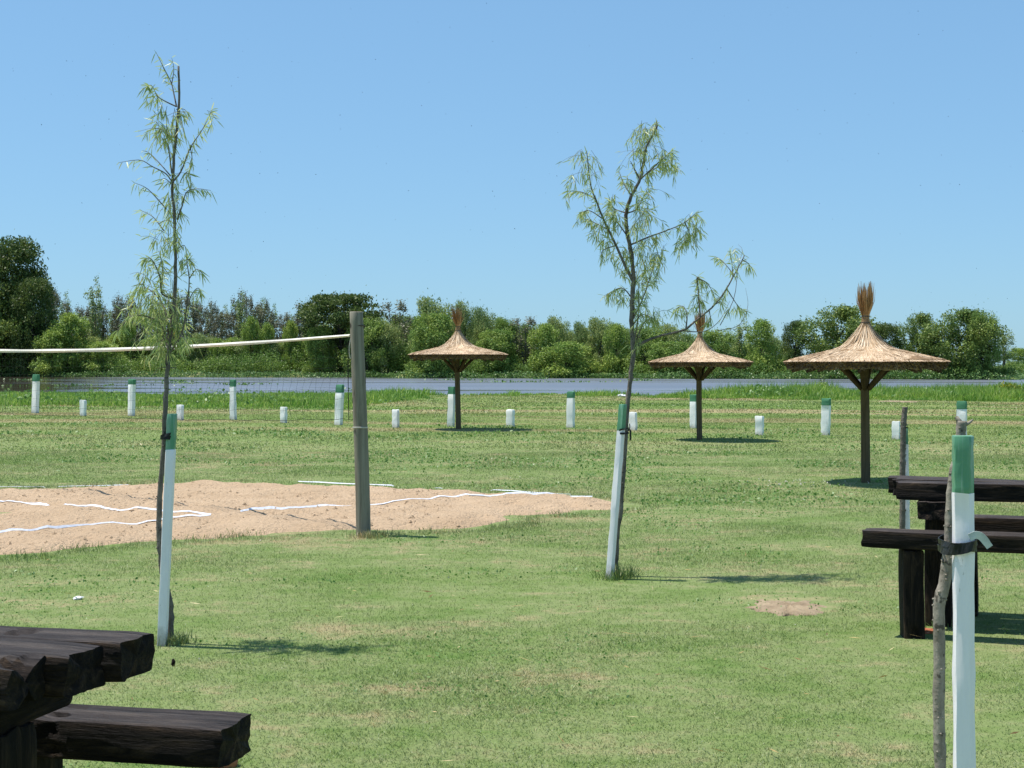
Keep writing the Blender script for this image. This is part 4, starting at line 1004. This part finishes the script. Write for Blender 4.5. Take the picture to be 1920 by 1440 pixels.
# ------------------------------------------------------------------ saplings
def sapling(name, label, trunk_px, rad_px, twigs, clusters, base, leaf_len, seed, leaf_per=1.0):
    Y0 = base.y; s = ppm(Y0); rgs = np.random.RandomState(seed); org = np.array(base)
    W = lambda px, py, dy=0.0: np.array(P(px, py, Y0 + dy)) - org
    t = thing(name, label, 'tree', base)
    pts = spline([W(*p) for p in trunk_px], 90); pts[:, 0] += 0.002 * rgs.normal(size=90)
    rr = np.interp(np.linspace(0, 1, 90), np.linspace(0, 1, len(rad_px)), rad_px) / s / 2
    rr = rr * (1 + 0.06 * rgs.normal(size=90))
    mb = MB(); mb.tube(pts, rr, 10, True, 0, 0.05, seed)
    for k in range(38):                                  # bud scars and knots
        i = rgs.randint(2, 88); a = rgs.uniform(0, 6.28); o = np.array([math.cos(a), math.sin(a), 0.3]); c = pts[i] + o * rr[i] * 0.8
        mb.tube([c, c + o * rr[i] * 0.55], [rr[i] * 0.42, rr[i] * 0.16], 5)
    trunk = mb.obj('trunk', M['bark'], t, smooth=True)
    tw = MB(); LP = []; LD = []
    for path, r0, nl, dep in twigs:
        d0 = dep; m = len(path); w = [W(p[0], p[1], d0 * i / (m - 1)) for i, p in enumerate(path)]
        sp = spline(w, 14); tw.tube(sp, np.linspace(r0, r0 * 0.25, 14) / s / 2, 6, False)
        for k in range(int(nl * leaf_per)):
            u = 13 * (0.28 + 0.72 * rgs.rand() ** 0.8); i = min(12, int(u)); LP.append(sp[i] + (sp[i + 1] - sp[i]) * (u - i)); LD.append((sp[i + 1] - sp[i]) / (np.linalg.norm(sp[i + 1] - sp[i]) + 1e-9))
    for cx, cy, rx, ry, nl in clusters:
        dep = rgs.uniform(-0.5, 0.5) * rx / s * 2
        for k in range(max(2, int(nl * leaf_per / 7))):
            a = rgs.uniform(0, 6.28); q = math.sqrt(rgs.rand())
            st = W(cx + rx * q * math.cos(a), cy + ry * q * math.sin(a) - ry * 0.25, dep + rx / s * rgs.uniform(-1, 1))
            L = rgs.uniform(0.08, 0.2) * min(1.3, ry / s * 8); dr = np.array([rgs.normal(0, 0.35), rgs.normal(0, 0.35), rgs.uniform(-1.1, 0.1)]); dr /= np.linalg.norm(dr)
            e = st + dr * L; md = (st + e) / 2 + np.array([0, 0, 0.12 * L]); sp = spline([st, md, e], 5); tw.tube(sp, [0.0016, 0.0014, 0.0012, 0.001, 0.0008], 3, False)
            for j in range(7): u = 4 * rgs.rand() * 0.999; i = int(u); LP.append(sp[i] + (sp[i + 1] - sp[i]) * (u - i)); LD.append(dr)
    tw.obj('branches', M['bark'], t, smooth=True)
    LP = np.array(LP); LD = np.array(LD); n = len(LP)
    d = LD * 0.55 + rgs.normal(0, 0.42, (n, 3)); d[:, 2] -= 0.5; d /= np.linalg.norm(d, axis=1)[:, None]
    v = rgs.normal(size=(n, 3)); v -= d * (d * v).sum(1)[:, None]; v /= np.linalg.norm(v, axis=1)[:, None]
    L = leaf_len * rgs.uniform(0.6, 1.25, n)[:, None]; wd = 0.0034 * rgs.uniform(0.7, 1.2, n)[:, None]
    dr = np.zeros((n, 3)); dr[:, 2] = -1; curve = dr * L * rgs.uniform(0.05, 0.28, n)[:, None]
    a0 = LP; m1 = LP + d * L * 0.33; m2 = LP + d * L * 0.7 + curve * 0.5; e = LP + d * L + curve
    V = np.stack([a0, m1 - v * wd, m1 + v * wd, m2 - v * wd * 0.8, m2 + v * wd * 0.8, e], 1).reshape(-1, 3); i = np.arange(n) * 6
    T = np.concatenate([np.stack([i, i + 1, i + 2], 1), np.stack([i + 3, i + 5, i + 4], 1)]); Q = np.stack([i + 1, i + 3, i + 4, i + 2], 1)
    link('leaves', mesh_np('leaves', V, [Q, T], M['leaf_young']), t)
    return t
def TW(path, r0, nl, dep): return (path, r0, nl, dep)
b1 = G(319, 1205)
tr1 = [(319, 1215), (321, 1165), (319, 1130), (308, 1085), (302, 1050), (299, 1012), (298, 983), (299, 931), (304, 879), (308, 827), (310, 782), (311, 745), (312, 720), (314, 690), (315, 665), (319, 640), (322, 612), (326, 570), (329, 512), (328, 462), (327, 425), (324, 367), (324, 330), (328, 280), (331, 242), (335, 200), (336, 167), (334, 124)]
tw1 = [
 TW([(331, 200), (326, 176), (321, 155), (307, 127), (292, 97)], 3, 34, .1), TW([(322, 157), (326, 130), (322, 108)], 2, 14, -.1),
 TW([(331, 200), (310, 190), (295, 180), (284, 160), (271, 165)], 3, 60, -.12), TW([(331, 205), (345, 205), (356, 216)], 2, 16, .1), TW([(330, 225), (340, 230), (345, 250)], 2, 14, -.1),
 TW([(322, 325), (316, 275), (312, 235)], 3, 40, -.1), TW([(325, 340), (340, 320), (357, 277), (380, 242), (398, 205)], 4, 90, .15), TW([(357, 277), (360, 300), (352, 330)], 2, 36, .1),
 TW([(322, 340), (310, 325), (285, 312), (262, 300), (222, 305)], 3, 26, -.2), TW([(320, 330), (300, 307), (280, 287), (267, 282)], 2.5, 12, .15), TW([(312, 392), (285, 362), (270, 350), (250, 342)], 2.5, 20, -.15),
 TW([(307, 432), (287, 407), (264, 394)], 2.5, 20, .1), TW([(332, 412), (342, 385), (350, 360), (370, 354), (395, 357)], 3, 34, -.1), TW([(322, 345), (309, 335), (297, 340)], 2, 10, .1),
 TW([(326, 560), (303, 550), (300, 520), (285, 487), (270, 484)], 4, 90, -.2), TW([(303, 540), (305, 500), (298, 470)], 3, 50, .1), TW([(317, 630), (307, 575), (275, 540), (247, 552)], 4, 80, .2),
 TW([(317, 642), (295, 602), (250, 592), (219, 622)], 4, 110, -.2), TW([(316, 652), (300, 628), (270, 635)], 3, 60, .15), TW([(316, 664), (340, 628), (350, 575), (355, 525), (350, 487), (362, 492)], 4, 70, -.1),
 TW([(350, 575), (361, 550), (372, 540), (379, 552)], 2.5, 28, .1), TW([(355, 522), (368, 505), (379, 512)], 2.5, 22, -.1), TW([(328, 470), (345, 460), (350, 475)], 2, 16, .1), TW([(316, 668), (338, 632), (352, 645)], 2.5, 40, -.2),
 TW([(316, 655), (330, 620), (338, 590)], 2.5, 40, .2), TW([(330, 690), (300, 690), (285, 705)], 2, 0, .0)]
cl1 = [(311, 228, 18, 36, 190), (318, 262, 12, 22, 70), (342, 215, 10, 16, 30), (350, 325, 12, 26, 60), (322, 385, 15, 28, 170), (312, 440, 20, 24, 120), (332, 450, 9, 13, 40), (309, 610, 34, 42, 420), (284, 520, 20, 35, 120), (270, 590, 34, 30, 190), (334, 600, 13, 32, 120), (345, 640, 10, 14, 40), (296, 560, 22, 30, 120), (300, 655, 18, 22, 90), (340, 500, 10, 20, 30), (324, 340, 8, 14, 30), (390, 225, 10, 18, 20), (285, 180, 14, 14, 40)]
sapling('willow_sapling', 'taller young willow with slim trunk and bare cut tip, at the left stake', tr1, [12, 11, 10.5, 10.5, 10, 10, 9, 8, 7.5, 7, 6, 5.5, 5, 4.5, 4], tw1, cl1, b1, 0.070, 1, 0.92)
b2 = G(1157, 1080)
tr2 = [(1156, 1092), (1155, 1060), (1157, 1007), (1164, 947), (1167, 901), (1172, 841), (1174, 795), (1178, 750), (1182, 710), (1187, 668), (1186, 637), (1184, 595), (1186, 554), (1188, 518), (1184, 481), (1179, 450), (1174, 419), (1176, 392), (1184, 367), (1200, 337), (1207, 306), (1213, 273), (1230, 242), (1231, 226)]
tw2 = [
 TW([(1200, 337), (1190, 318), (1182, 302)], 4, 6, .0), TW([(1200, 337), (1212, 326), (1228, 316), (1258, 300)], 4, 60, .15), TW([(1212, 326), (1240, 300), (1262, 280)], 3, 60, -.1),
 TW([(1188, 530), (1171, 496), (1155, 460), (1130, 408), (1117, 373), (1108, 350), (1100, 284)], 6, 110, -.15), TW([(1117, 373), (1090, 360), (1062, 358)], 2.5, 40, .15), TW([(1130, 410), (1105, 395), (1086, 400)], 2.5, 50, -.15), TW([(1140, 430), (1120, 420), (1100, 410)], 2.5, 50, .1),
 TW([(1180, 460), (1217, 444), (1248, 433), (1284, 417), (1308, 396)], 4, 90, .2), TW([(1284, 417), (1292, 440), (1275, 465)], 2.5, 60, .15), TW([(1155, 460), (1130, 470), (1128, 488)], 2.5, 30, -.1),
 TW([(1176, 400), (1150, 390), (1142, 370)], 3, 50, .1), TW([(1178, 445), (1160, 420), (1146, 400)], 3, 60, -.15), TW([(1184, 367), (1170, 345), (1160, 320)], 3, 34, .1), TW([(1176, 400), (1195, 390), (1215, 352)], 3, 70, -.1),
 TW([(1186, 560), (1165, 540), (1132, 555)], 3, 60, .1), TW([(1186, 600), (1205, 560), (1232, 480)], 3.5, 90, -.15), TW([(1186, 610), (1205, 590), (1235, 602)], 3, 70, .1), TW([(1187, 650), (1196, 600), (1198, 550)], 4, 80, -.1), TW([(1188, 655), (1200, 620), (1215, 600), (1238, 612)], 3, 50, .1),
 TW([(1188, 662), (1197, 640), (1200, 610)], 4, 24, .1),
 TW([(1188, 650), (1205, 643), (1226, 633), (1257, 625), (1282, 620), (1299, 606), (1315, 593), (1340, 572), (1359, 547), (1374, 520), (1392, 487), (1396, 478)], 6.5, 40, .25), TW([(1282, 620), (1300, 622), (1325, 620), (1350, 600), (1368, 565)], 2.5, 10, .25),
 TW([(1286, 618), (1288, 590), (1280, 574), (1265, 580)], 3, 44, .2), TW([(1313, 594), (1310, 554), (1307, 520), (1318, 528)], 3.5, 80, .2), TW([(1307, 522), (1325, 530), (1338, 550)], 2.5, 24, .1), TW([(1365, 545), (1385, 575), (1402, 585)], 2, 40, .2), TW([(1376, 515), (1355, 490), (1340, 480)], 2, 34, .2), TW([(1374, 520), (1372, 490), (1368, 470)], 2, 40, -.1),
 TW([(1392, 487), (1404, 495), (1406, 505)], 2, 20, .1), TW([(1330, 583), (1332, 600), (1326, 606)], 2, 20, -.1), TW([(1342, 570), (1352, 566), (1350, 580)], 2, 16, .1), TW([(1345, 620), (1385, 610), (1402, 575), (1398, 540)], 1.5, 0, .25), TW([(1350, 610), (1376, 560), (1384, 500), (1392, 470), (1384, 458)], 1.5, 0, .25)]
cl2 = [(1207, 268, 24, 36, 300), (1222, 250, 12, 20, 80), (1250, 297, 17, 15, 120), (1259, 320, 13, 12, 50), (1099, 312, 14, 32, 150), (1075, 333, 9, 13, 30), (1061, 369, 7, 9, 18), (1094, 400, 11, 14, 40), (1119, 428, 16, 18, 80), (1134, 450, 13, 13, 60), (1150, 377, 10, 12, 55), (1148, 412, 17, 21, 100), (1177, 350, 12, 18, 60), (1207, 388, 17, 33, 190), (1198, 419, 17, 19, 90), (1217, 448, 17, 11, 60), (1234, 469, 10, 22, 80), (1294, 432, 12, 26, 120), (1311, 415, 8, 17, 55), (1277, 452, 11, 18, 60), (1157, 475, 20, 18, 90), (1200, 477, 20, 23, 140), (1170, 502, 12, 18, 80), (1205, 512, 15, 18, 100), (1232, 498, 9, 24, 80), (1149, 552, 15, 9, 45), (1174, 565, 9, 14, 50), (1203, 560, 13, 26, 120), (1224, 588, 15, 18, 80), (1197, 627, 8, 22, 50), (1272, 592, 17, 14, 28), (1320, 540, 13, 12, 22), (1311, 568, 8, 20, 60), (1330, 588, 9, 11, 12), (1351, 566, 6, 9, 20), (1372, 497, 10, 26, 40), (1400, 500, 7, 11, 20), (1363, 548, 6, 11, 20), (1382, 579, 13, 8, 30), (1204, 330, 14, 14, 40)]
sapling('willow_sapling', 'forked young willow with long side branches, beside the sunlit stake in the centre', tr2, [10, 10, 9.5, 9, 9, 8.5, 8.5, 9, 8, 7.5, 7, 6, 5, 4, 2.5], tw2, cl2, b2, 0.078, 2, 1.0)

# bare cut saplings
def stick(name, label, pts_px, rads, Y0, base, seed, stub=True, mat='bark_grey'):
    s = ppm(Y0); org = np.array(base); rgs = np.random.RandomState(seed)
    t = thing(name, label, 'sapling', base)
    w = [np.array(P(x, y, Y0)) - org for x, y in pts_px]; w.append(np.array([w[-1][0], w[-1][1], -0.1])); w = w[::-1]
    n = 80; sp = spline(w, n); rr = np.interp(np.linspace(0, 1, n), np.linspace(0, 1, len(rads)), rads) / s / 2 * (1 + 0.05 * rgs.normal(size=n))
    mb = MB(); mb.tube(sp, rr, 12, True, 0, 0.04, seed)
    for k in range(70):
        i = rgs.randint(1, n - 3); a = rgs.uniform(0, 6.28); o = np.array([math.cos(a), math.sin(a), 0.35]); c = sp[i] + o * rr[i] * 0.82
        mb.tube([c, c + o * rr[i] * 0.32], [rr[i] * 0.30, rr[i] * 0.12], 6)
    if stub:
        c = sp[-2]; mb.tube([c + (0, 0, -0.01), c + (0.022, 0, 0.002), c + (0.034, 0, 0.012)], [0.006, 0.005, 0.003], 6); mb.tube([c, c + (-0.016, 0, 0.02)], [0.008, 0.006], 6)
    mb.obj('trunk', M[mat], t, smooth=True)
    return t
Y3 = 4.2
b3 = Vector((P(1763, 1440, Y3 + 0.02).x, Y3 + 0.02, 0))
stick('cut_sapling', 'knotty grey cut sapling trunk tied to the nearest stake at the right', [(1803, 789), (1801, 815), (1796, 850), (1788, 890), (1783, 931), (1781, 983), (1779, 1018), (1776.5, 1052), (1771.5, 1090), (1762, 1126), (1760.5, 1160), (1761.5, 1242), (1760, 1312), (1761.5, 1383), (1763, 1440), (1764, 1560), (1762, 1700)], [25, 24, 23, 23, 22, 22, 23, 22, 19, 18, 18, 18, 20], Y3 + 0.045, b3, 5)
b4 = G(1690, 1050)
stick('cut_sapling', 'thin dark bare stick with cut top, tied to a white stake behind the dark table', [(1697, 763), (1694, 800), (1693, 840), (1692, 900), (1692, 980), (1690, 1045)], [12, 11.5, 11, 11, 10.5, 10], b4.y, b4, 8, False, 'bark')

# ------------------------------------------------------------------ painted stakes and their ties
def stake(label, top, base, w, phi, green, seed, chamfer=0.06, w2=None):
    """square wooden stake from base to top, front turned phi to the left, green painted head"""
    rgk = np.random.RandomState(seed); b = np.array(base); tv = np.array(top) - b; h = tv[2]
    o = rrect(w, w2 or w, chamfer * w, 2)
    if chamfer > 0.2:                        # one planed corner
        o = np.array([(w / 2, w / 2 - .004), (w / 2 - .004, w / 2), (-w / 2 + .004, w / 2), (-w / 2, w / 2 - .004), (-w / 2, -w / 2 + .003), (-w / 2 + .003, -w / 2), (w / 2 - chamfer * w, -w / 2), (w / 2, -w / 2 + chamfer * w * 1.1)])
    c, s_ = math.cos(-phi), math.sin(-phi)
    o = np.stack([o[:, 0] * c - o[:, 1] * s_, o[:, 0] * s_ + o[:, 1] * c], 1)
    zs = np.concatenate([[-0.12], np.linspace(0.0, h - green, 16), [h - green + 0.002], np.linspace(h - green + 0.02, h - 0.003, 6)]); rings = []
    for z in zs:
        cx = tv * z / h; k = np.concatenate([o, np.zeros((len(o), 1))], 1) + cx; k[:, :2] += rgk.normal(0, 0.0010, (len(o), 2)); k[:, 2] += rgk.uniform(-0.006, 0.002, len(o)) * (abs(z - h + green) < 0.004); rings.append(k)
    k = rings[-1].copy(); cc = k.mean(0); k = cc + (k - cc) * 0.95; k[:, 2] += 0.003; rings.append(k)
    mids = [1 if (rings[i][:, 2].mean() + rings[i + 1][:, 2].mean()) / 2 > h - green + 0.0015 else 0 for i in range(len(rings) - 1)]
    mb = MB(); mb.rings(rings, True, mids)
    ob = mb.obj('stake', [M['white'], M['green']], None, base, smooth='edges'); return tag(ob, label, 'stake', 'painted stakes beside the saplings')
g1 = G(304, 1207)
stake('leaning white stake with green head beside the taller willow sapling on the left', P(323, 776, g1.y - 0.07), P(304, 1207, g1.y - 0.06) * 1, 0.052, math.radians(1), 66 / ppm(g1.y), 1)
g2 = G(1143, 1084)
stake('sunlit leaning white stake with green head beside the forked willow sapling', P(1168, 758, g2.y - 0.06), P(1143, 1084, g2.y - 0.04), 0.050, math.radians(36), 48 / ppm(g2.y), 2)
g3 = Vector((P(1811, 1440, Y3 - 0.05).x, Y3 - 0.05, 0))
stake('nearest and largest white stake with green head, in front of the dark table', P(1806, 817, Y3 - 0.05), g3, 0.057, math.radians(9), 106 / ppm(Y3), 3, 0.30)
g4 = G(1702, 1046)
stake('thin white stake mostly hidden behind the cut stick by the dark table', P(1697, 803, b4.y + 0.06), Vector((P(1702, 1046, b4.y + 0.06).x, b4.y + 0.06, 0)), 0.046, math.radians(10), 0.0 + 0.14, 4)

def strap(label, c, rx, ry, wid, turns, seed, yaw, tails=(), mat='rubber', tailmat='rubber'):
    t = thing('tie_strap', label, 'tie', tuple(c)); mb = MB(); rings = []
    n = turns * 28
    for i in range(n + 1):
        a = 2 * math.pi * i / 28; u = i / n
        e = 0.85; x = math.copysign(abs(math.cos(a)) ** e, math.cos(a)) * rx; y = math.copysign(abs(math.sin(a)) ** e, math.sin(a)) * ry
        xr = x * math.cos(yaw) - y * math.sin(yaw); yr = x * math.sin(yaw) + y * math.cos(yaw); z = 0.016 * math.sin(a * 0.5 + seed) + (u - 0.5) * wid * 0.7 + 0.10 * x
        w = wid * (0.8 + 0.25 * math.sin(a * 1.3 + seed)); o = np.array([xr, yr, 0]); nn = o / (np.linalg.norm(o) + 1e-9)
        p = np.array([xr, yr, z]) + nn * (0.0015 * (i // 28)); th = nn * 0.0012; up = np.array([0, 0, w / 2]) + nn * 0.003 * math.sin(a * 5)
        rings.append(np.array([p - up + th, p + up + th, p + up - th, p - up - th]))
    mb.rings(rings); mb.obj('band', M[mat], t)
    for pts, w in tails:
        mb = MB(); sp = spline(pts, 12); rings = []
        for i in range(12):
            d = sp[min(i + 1, 11)] - sp[max(i - 1, 0)]; d /= np.linalg.norm(d); sd_ = np.cross(d, np.array([0.2, 1, 0.1])); sd_ /= np.linalg.norm(sd_); nn = np.cross(d, sd_) * 0.0012
            ww = w * (1 if i < 10 else 0.9); rings.append(np.array([sp[i] - sd_ * ww / 2 + nn, sp[i] + sd_ * ww / 2 + nn, sp[i] + sd_ * ww / 2 - nn, sp[i] - sd_ * ww / 2 - nn]))
        mb.rings(rings); mb.obj('loose_end', M[tailmat], t)
    return t
strap('black strap tying the left willow sapling to its leaning stake', P(316, 818, g1.y - 0.035), 0.043, 0.068, 0.022, 2, 1.0, 0.0)
c2_ = P(1168, 808, g2.y - 0.03)
strap('black strap with a hanging end on the sunlit central stake', c2_, 0.043, 0.070, 0.016, 2, 2.0, 0.15, [([(0.04, -0.03, 0.01), (0.055, -0.04, 0.005), (0.058, -0.04, -0.04), (0.057, -0.04, -0.075)], 0.014), ([(0.04, -0.03, 0.0), (0.052, -0.035, 0.03), (0.05, -0.035, 0.06)], 0.008)])
c3_ = P(1795, 1021, Y3 - 0.01)
tailY = Y3 - 0.115
r3 = lambda px, py, dy=0: np.array(P(px, py, tailY + dy)) - np.array(c3_)
strap('dark strap with a pale loose end on the nearest stake', c3_, 0.045, 0.088, 0.029, 2, 0.4, 0.0, [([r3(1818, 1008), r3(1830, 1003), r3(1842, 1008), r3(1856, 1026)], 0.022)], 'rubber', 'cloth_tail')
strap('dark tie round the thin cut stick and its hidden stake', P(1695, 800, b4.y + 0.03), 0.030, 0.050, 0.012, 1, 1.3, 0.0)

# ------------------------------------------------------------------ dark sleeper tables
def beam(name, L, w, h, seed, parent, loc, rot=(0, 0, 0), rough=1.0):
    """weathered sleeper along local x from 0 to L, noise-worn edges and ragged ends"""
    rgb = np.random.RandomState(seed); nx_ = max(8, int(L / 0.025)); o = rrect(w, h, 0.10 * min(w, h), 3)
    den = []                                        # denser outline
    for i in range(len(o)):
        a = o[i]; b = o[(i + 1) % len(o)]; m = max(1, int(np.linalg.norm(b - a) / 0.018))
        for j in range(m): den.append(a + (b - a) * j / m)
    o = np.array(den); k = len(o); rings = []; off = rgb.uniform(0, 50)
    endj = 0.014 * rough * fbm(o[:, 0] * 16 + off, o[:, 1] * 16, None, seed, 3)
    endk = 0.014 * rough * fbm(o[:, 0] * 16 + off + 9, o[:, 1] * 16, None, seed + 1, 3)
    us = np.linspace(0, 1, nx_)
    for u in us:
        x = u * L; xx = np.full(k, x)
        xx = xx + endj * max(0, 1 - u * 12) - endk * max(0, 1 - (1 - u) * 12)
        g = fbm(np.full(k, x * 2.2 + off), o[:, 0] * 22, o[:, 1] * 22, seed, 4); big = fbm(np.full(k, x * 5 + off), o[:, 0] * 7, o[:, 1] * 7, seed + 3, 3)
        notch = np.clip(big - 0.72, 0, 1) * 0.09 * rough
        sc = 1 - 0.06 * (max(0, 1 - u * 20) ** 2 + max(0, 1 - (1 - u) * 20) ** 2)
        rr_ = o * sc; ln = np.linalg.norm(rr_, axis=1)[:, None]; rr_ = rr_ * (1 + (0.004 * rough * g[:, None] - notch[:, None]) / ln)
        rings.append(np.stack([xx, rr_[:, 0], rr_[:, 1] + 0.006 * math.sin(u * 4 + off)], 1))
    def capr(r, sgn):
        out = []; c = r.mean(0)
        for f in (0.66, 0.33):
            q = c + (r - c) * f; q[:, 0] = c[0] + (r[:, 0] - c[0]) * f + 0.003 * rough * fbm(q[:, 1] * 30 + off, q[:, 2] * 30, None, seed + 7, 2); out.append(q)
        return out
    rings = capr(rings[0], -1)[::-1] + rings + capr(rings[-1], 1)
    mb = MB(); mb.rings(rings)
    return mb.obj(name, M['sleeper'], parent, loc, rot, smooth='edges')
TH, BH, TT = 0.95, 0.67, 0.112
def picnic_table(label, O, ang, sgn, seed, L=1.9, bench_over=(0.08, -0.32), ends=(0, 0.05, 0.09), front_y=-0.5):
    """O: middle of the visible end of the top; the table runs sgn*local x from there"""
    t = thing('picnic_table', label, 'picnic table', (O[0], O[1], 0), ang, 'dark sleeper picnic tables')
    def B(name, x0, y, ztop, Lb, w, h, sd): 
        xs_ = x0 if sgn > 0 else -x0 - Lb
        return beam(name, Lb, w, h, sd, t, (xs_, y, ztop - h / 2))
    for j, yy in enumerate((0.19, 0.0, -0.19)): B('tabletop_beam', ends[j], yy, TH + 0.004 * (j - 1), L - ends[j], 0.182, TT, seed + j)
    B('bench', -bench_over[0], front_y, BH, L + bench_over[0], 0.20, 0.108, seed + 5)
    B('bench', -bench_over[1], 0.42, BH + 0.004, L + bench_over[1], 0.21, 0.118, seed + 6)
    for x in (0.34, L - 0.4):
        xx = x * sgn
        beam('crossbeam', 0.60, 0.20, 0.118, seed + 8 + int(x * 3), t, (xx - 0.02, -0.30, TH - TT - 0.062), (0, 0, math.pi / 2))
        beam('leg', TH - TT - 0.118 + 0.1, 0.20, 0.17, seed + 10 + int(x * 3), t, (xx, 0.0, -0.1), (0, -math.pi / 2, 0), 0.8)
        beam('leg', BH - 0.1 + 0.08, 0.15, 0.13, seed + 12 + int(x * 3), t, (xx - 0.13 * sgn, front_y, -0.1), (0, -math.pi / 2, math.radians(18)), 0.8)
        beam('leg', BH - 0.1 + 0.08, 0.15, 0.13, seed + 14 + int(x * 3), t, (xx + 0.15 * sgn * (x < 1), 0.42, -0.1), (0, -math.pi / 2, 0), 0.8)
    return t
picnic_table('dark charred sleeper table with benches behind the nearest stake on the right', (2.49, 9.44), math.radians(-21), 1, 100)
picnic_table('dark charred sleeper table with bench, cut by the lower left corner', (-1.08, 3.73), math.radians(-14.5), -1, 200, 1.9, (-0.1, 0.185), (0, 0.055, 0.10))

# ------------------------------------------------------------------ small things on the lawn
def lump(name, px, py, size, mat, label, cat, seed, flat=0.4, lift=0.0):
    g = G(px, py); rgl = np.random.RandomState(seed); rings = []; k = 12
    for i in range(6):
        v = (i + 0.5) / 6 * math.pi; a = np.arange(k) * 2 * math.pi / k
        r = math.sin(v) * size * (1 + 0.25 * rgl.normal(size=k) * 0.7); rings.append(np.stack([r * np.cos(a), r * np.sin(a) * 0.8, np.full(k, -math.cos(v) * size * flat + size * flat * 0.8) + 0.1 * size * flat * rgl.normal(size=k)], 1))
    mb = MB(); mb.rings(rings); o = mb.obj(name, M[mat], None, (g.x, g.y, g.z + lift)); return tag(o, label, cat)
def brick(px, py, dims, rz, label, seed):
    g = G(px, py); rgl = np.random.RandomState(seed); o = rrect(dims[0], dims[1], 0.012, 3); rings = []
    for z, s_ in ((-0.02, 1), (dims[2] * 0.5, 1), (dims[2] * 0.92, 0.99), (dims[2], 0.92)): k = np.concatenate([o * s_, np.full((len(o), 1), z)], 1); k += rgl.normal(0, 0.003, k.shape); rings.append(k)
    mb = MB(); mb.rings(rings); ob = mb.obj('brick', M['brick'], None, g, (0.08, 0.1, rz)); return tag(ob, label, 'brick')
brick(1742, 1186, (0.13, 0.08, 0.02), 0.3, 'broken red brick piece on the ground at the foot of the right table leg', 1)
brick(420, 1437, (0.10, 0.06, 0.05), 0.4, 'reddish brick piece below the bench end in the lower left corner', 2)
lump('litter', 147, 1124, 0.035, 'paper', 'crumpled white litter on the grass at the left, near the sand', 'litter', 3)
lump('litter', 1166, 744, 0.24, 'paper', 'white plastic litter by the water beside the second sapling trunk', 'litter', 4, 0.35)
lump('litter', 1858, 941, 0.03, 'paper', 'small white scrap on the grass under the right table top', 'litter', 5)
lump('bark_scrap', 325, 1249, 0.011, 'sleeper', 'dark upright bark scrap on the grass right of the lower left table', 'scrap', 6, 2.2)
g = G(1682, 753); rgl = np.random.RandomState(3); k = 30; a = np.arange(k) * 2 * math.pi / k; w_ = 1 + 0.3 * fbm(np.cos(a) * 2, np.sin(a) * 2, None, 18, 3); rings = []
for f, z in ((1.2, -0.02), (1.0, 0.012), (0.6, 0.025), (0.1, 0.03)): rings.append(np.stack([0.75 * f * w_ * np.cos(a), 1.6 * f * w_ * np.sin(a), np.full(k, z)], 1))
mb = MB(); mb.rings(rings); tag(mb.obj('sandy_patch', M['soil'], None, g, smooth=True), kind='structure')
# bare soil patch
g = G(1480, 1139); rgl = np.random.RandomState(8); k = 40; rings = []; a = np.arange(k) * 2 * math.pi / k
w_ = 1 + 0.22 * fbm(np.cos(a) * 2, np.sin(a) * 2, None, 8, 3) + 0.09 * rgl.normal(size=k)
for f, z in ((1.25, -0.02), (1.0, 0.006), (0.7, 0.02), (0.35, 0.03), (0.05, 0.032)):
    rings.append(np.stack([0.25 * f * w_ * np.cos(a), 0.30 * f * w_ * np.sin(a), z * 0.6 + 0.006 * rgl.normal(size=k)], 1))
mb = MB(); mb.rings(rings); soil = mb.obj('bare_soil', M['soil'], None, g, smooth=True); tag(soil, kind='structure')
# insects drifting in the air over the lawn
rg = np.random.RandomState(77); n = 260
Yi = rg.uniform(4, 16, n); pxi = rg.uniform(-100, 2020, n); pyi = 560 * rg.rand(n) ** 0.9 + 5
p = np.array([P(a, b, c) for a, b, c in zip(pxi, pyi, Yi)])
V, Q = leaf_quads(p, Yi / F * 1.1 * rg.uniform(0.5, 1.3, n), 0.0, rg, 0.6)
tag(link('insects', mesh_np('insects', V, Q, M['cord'])), kind='stuff')
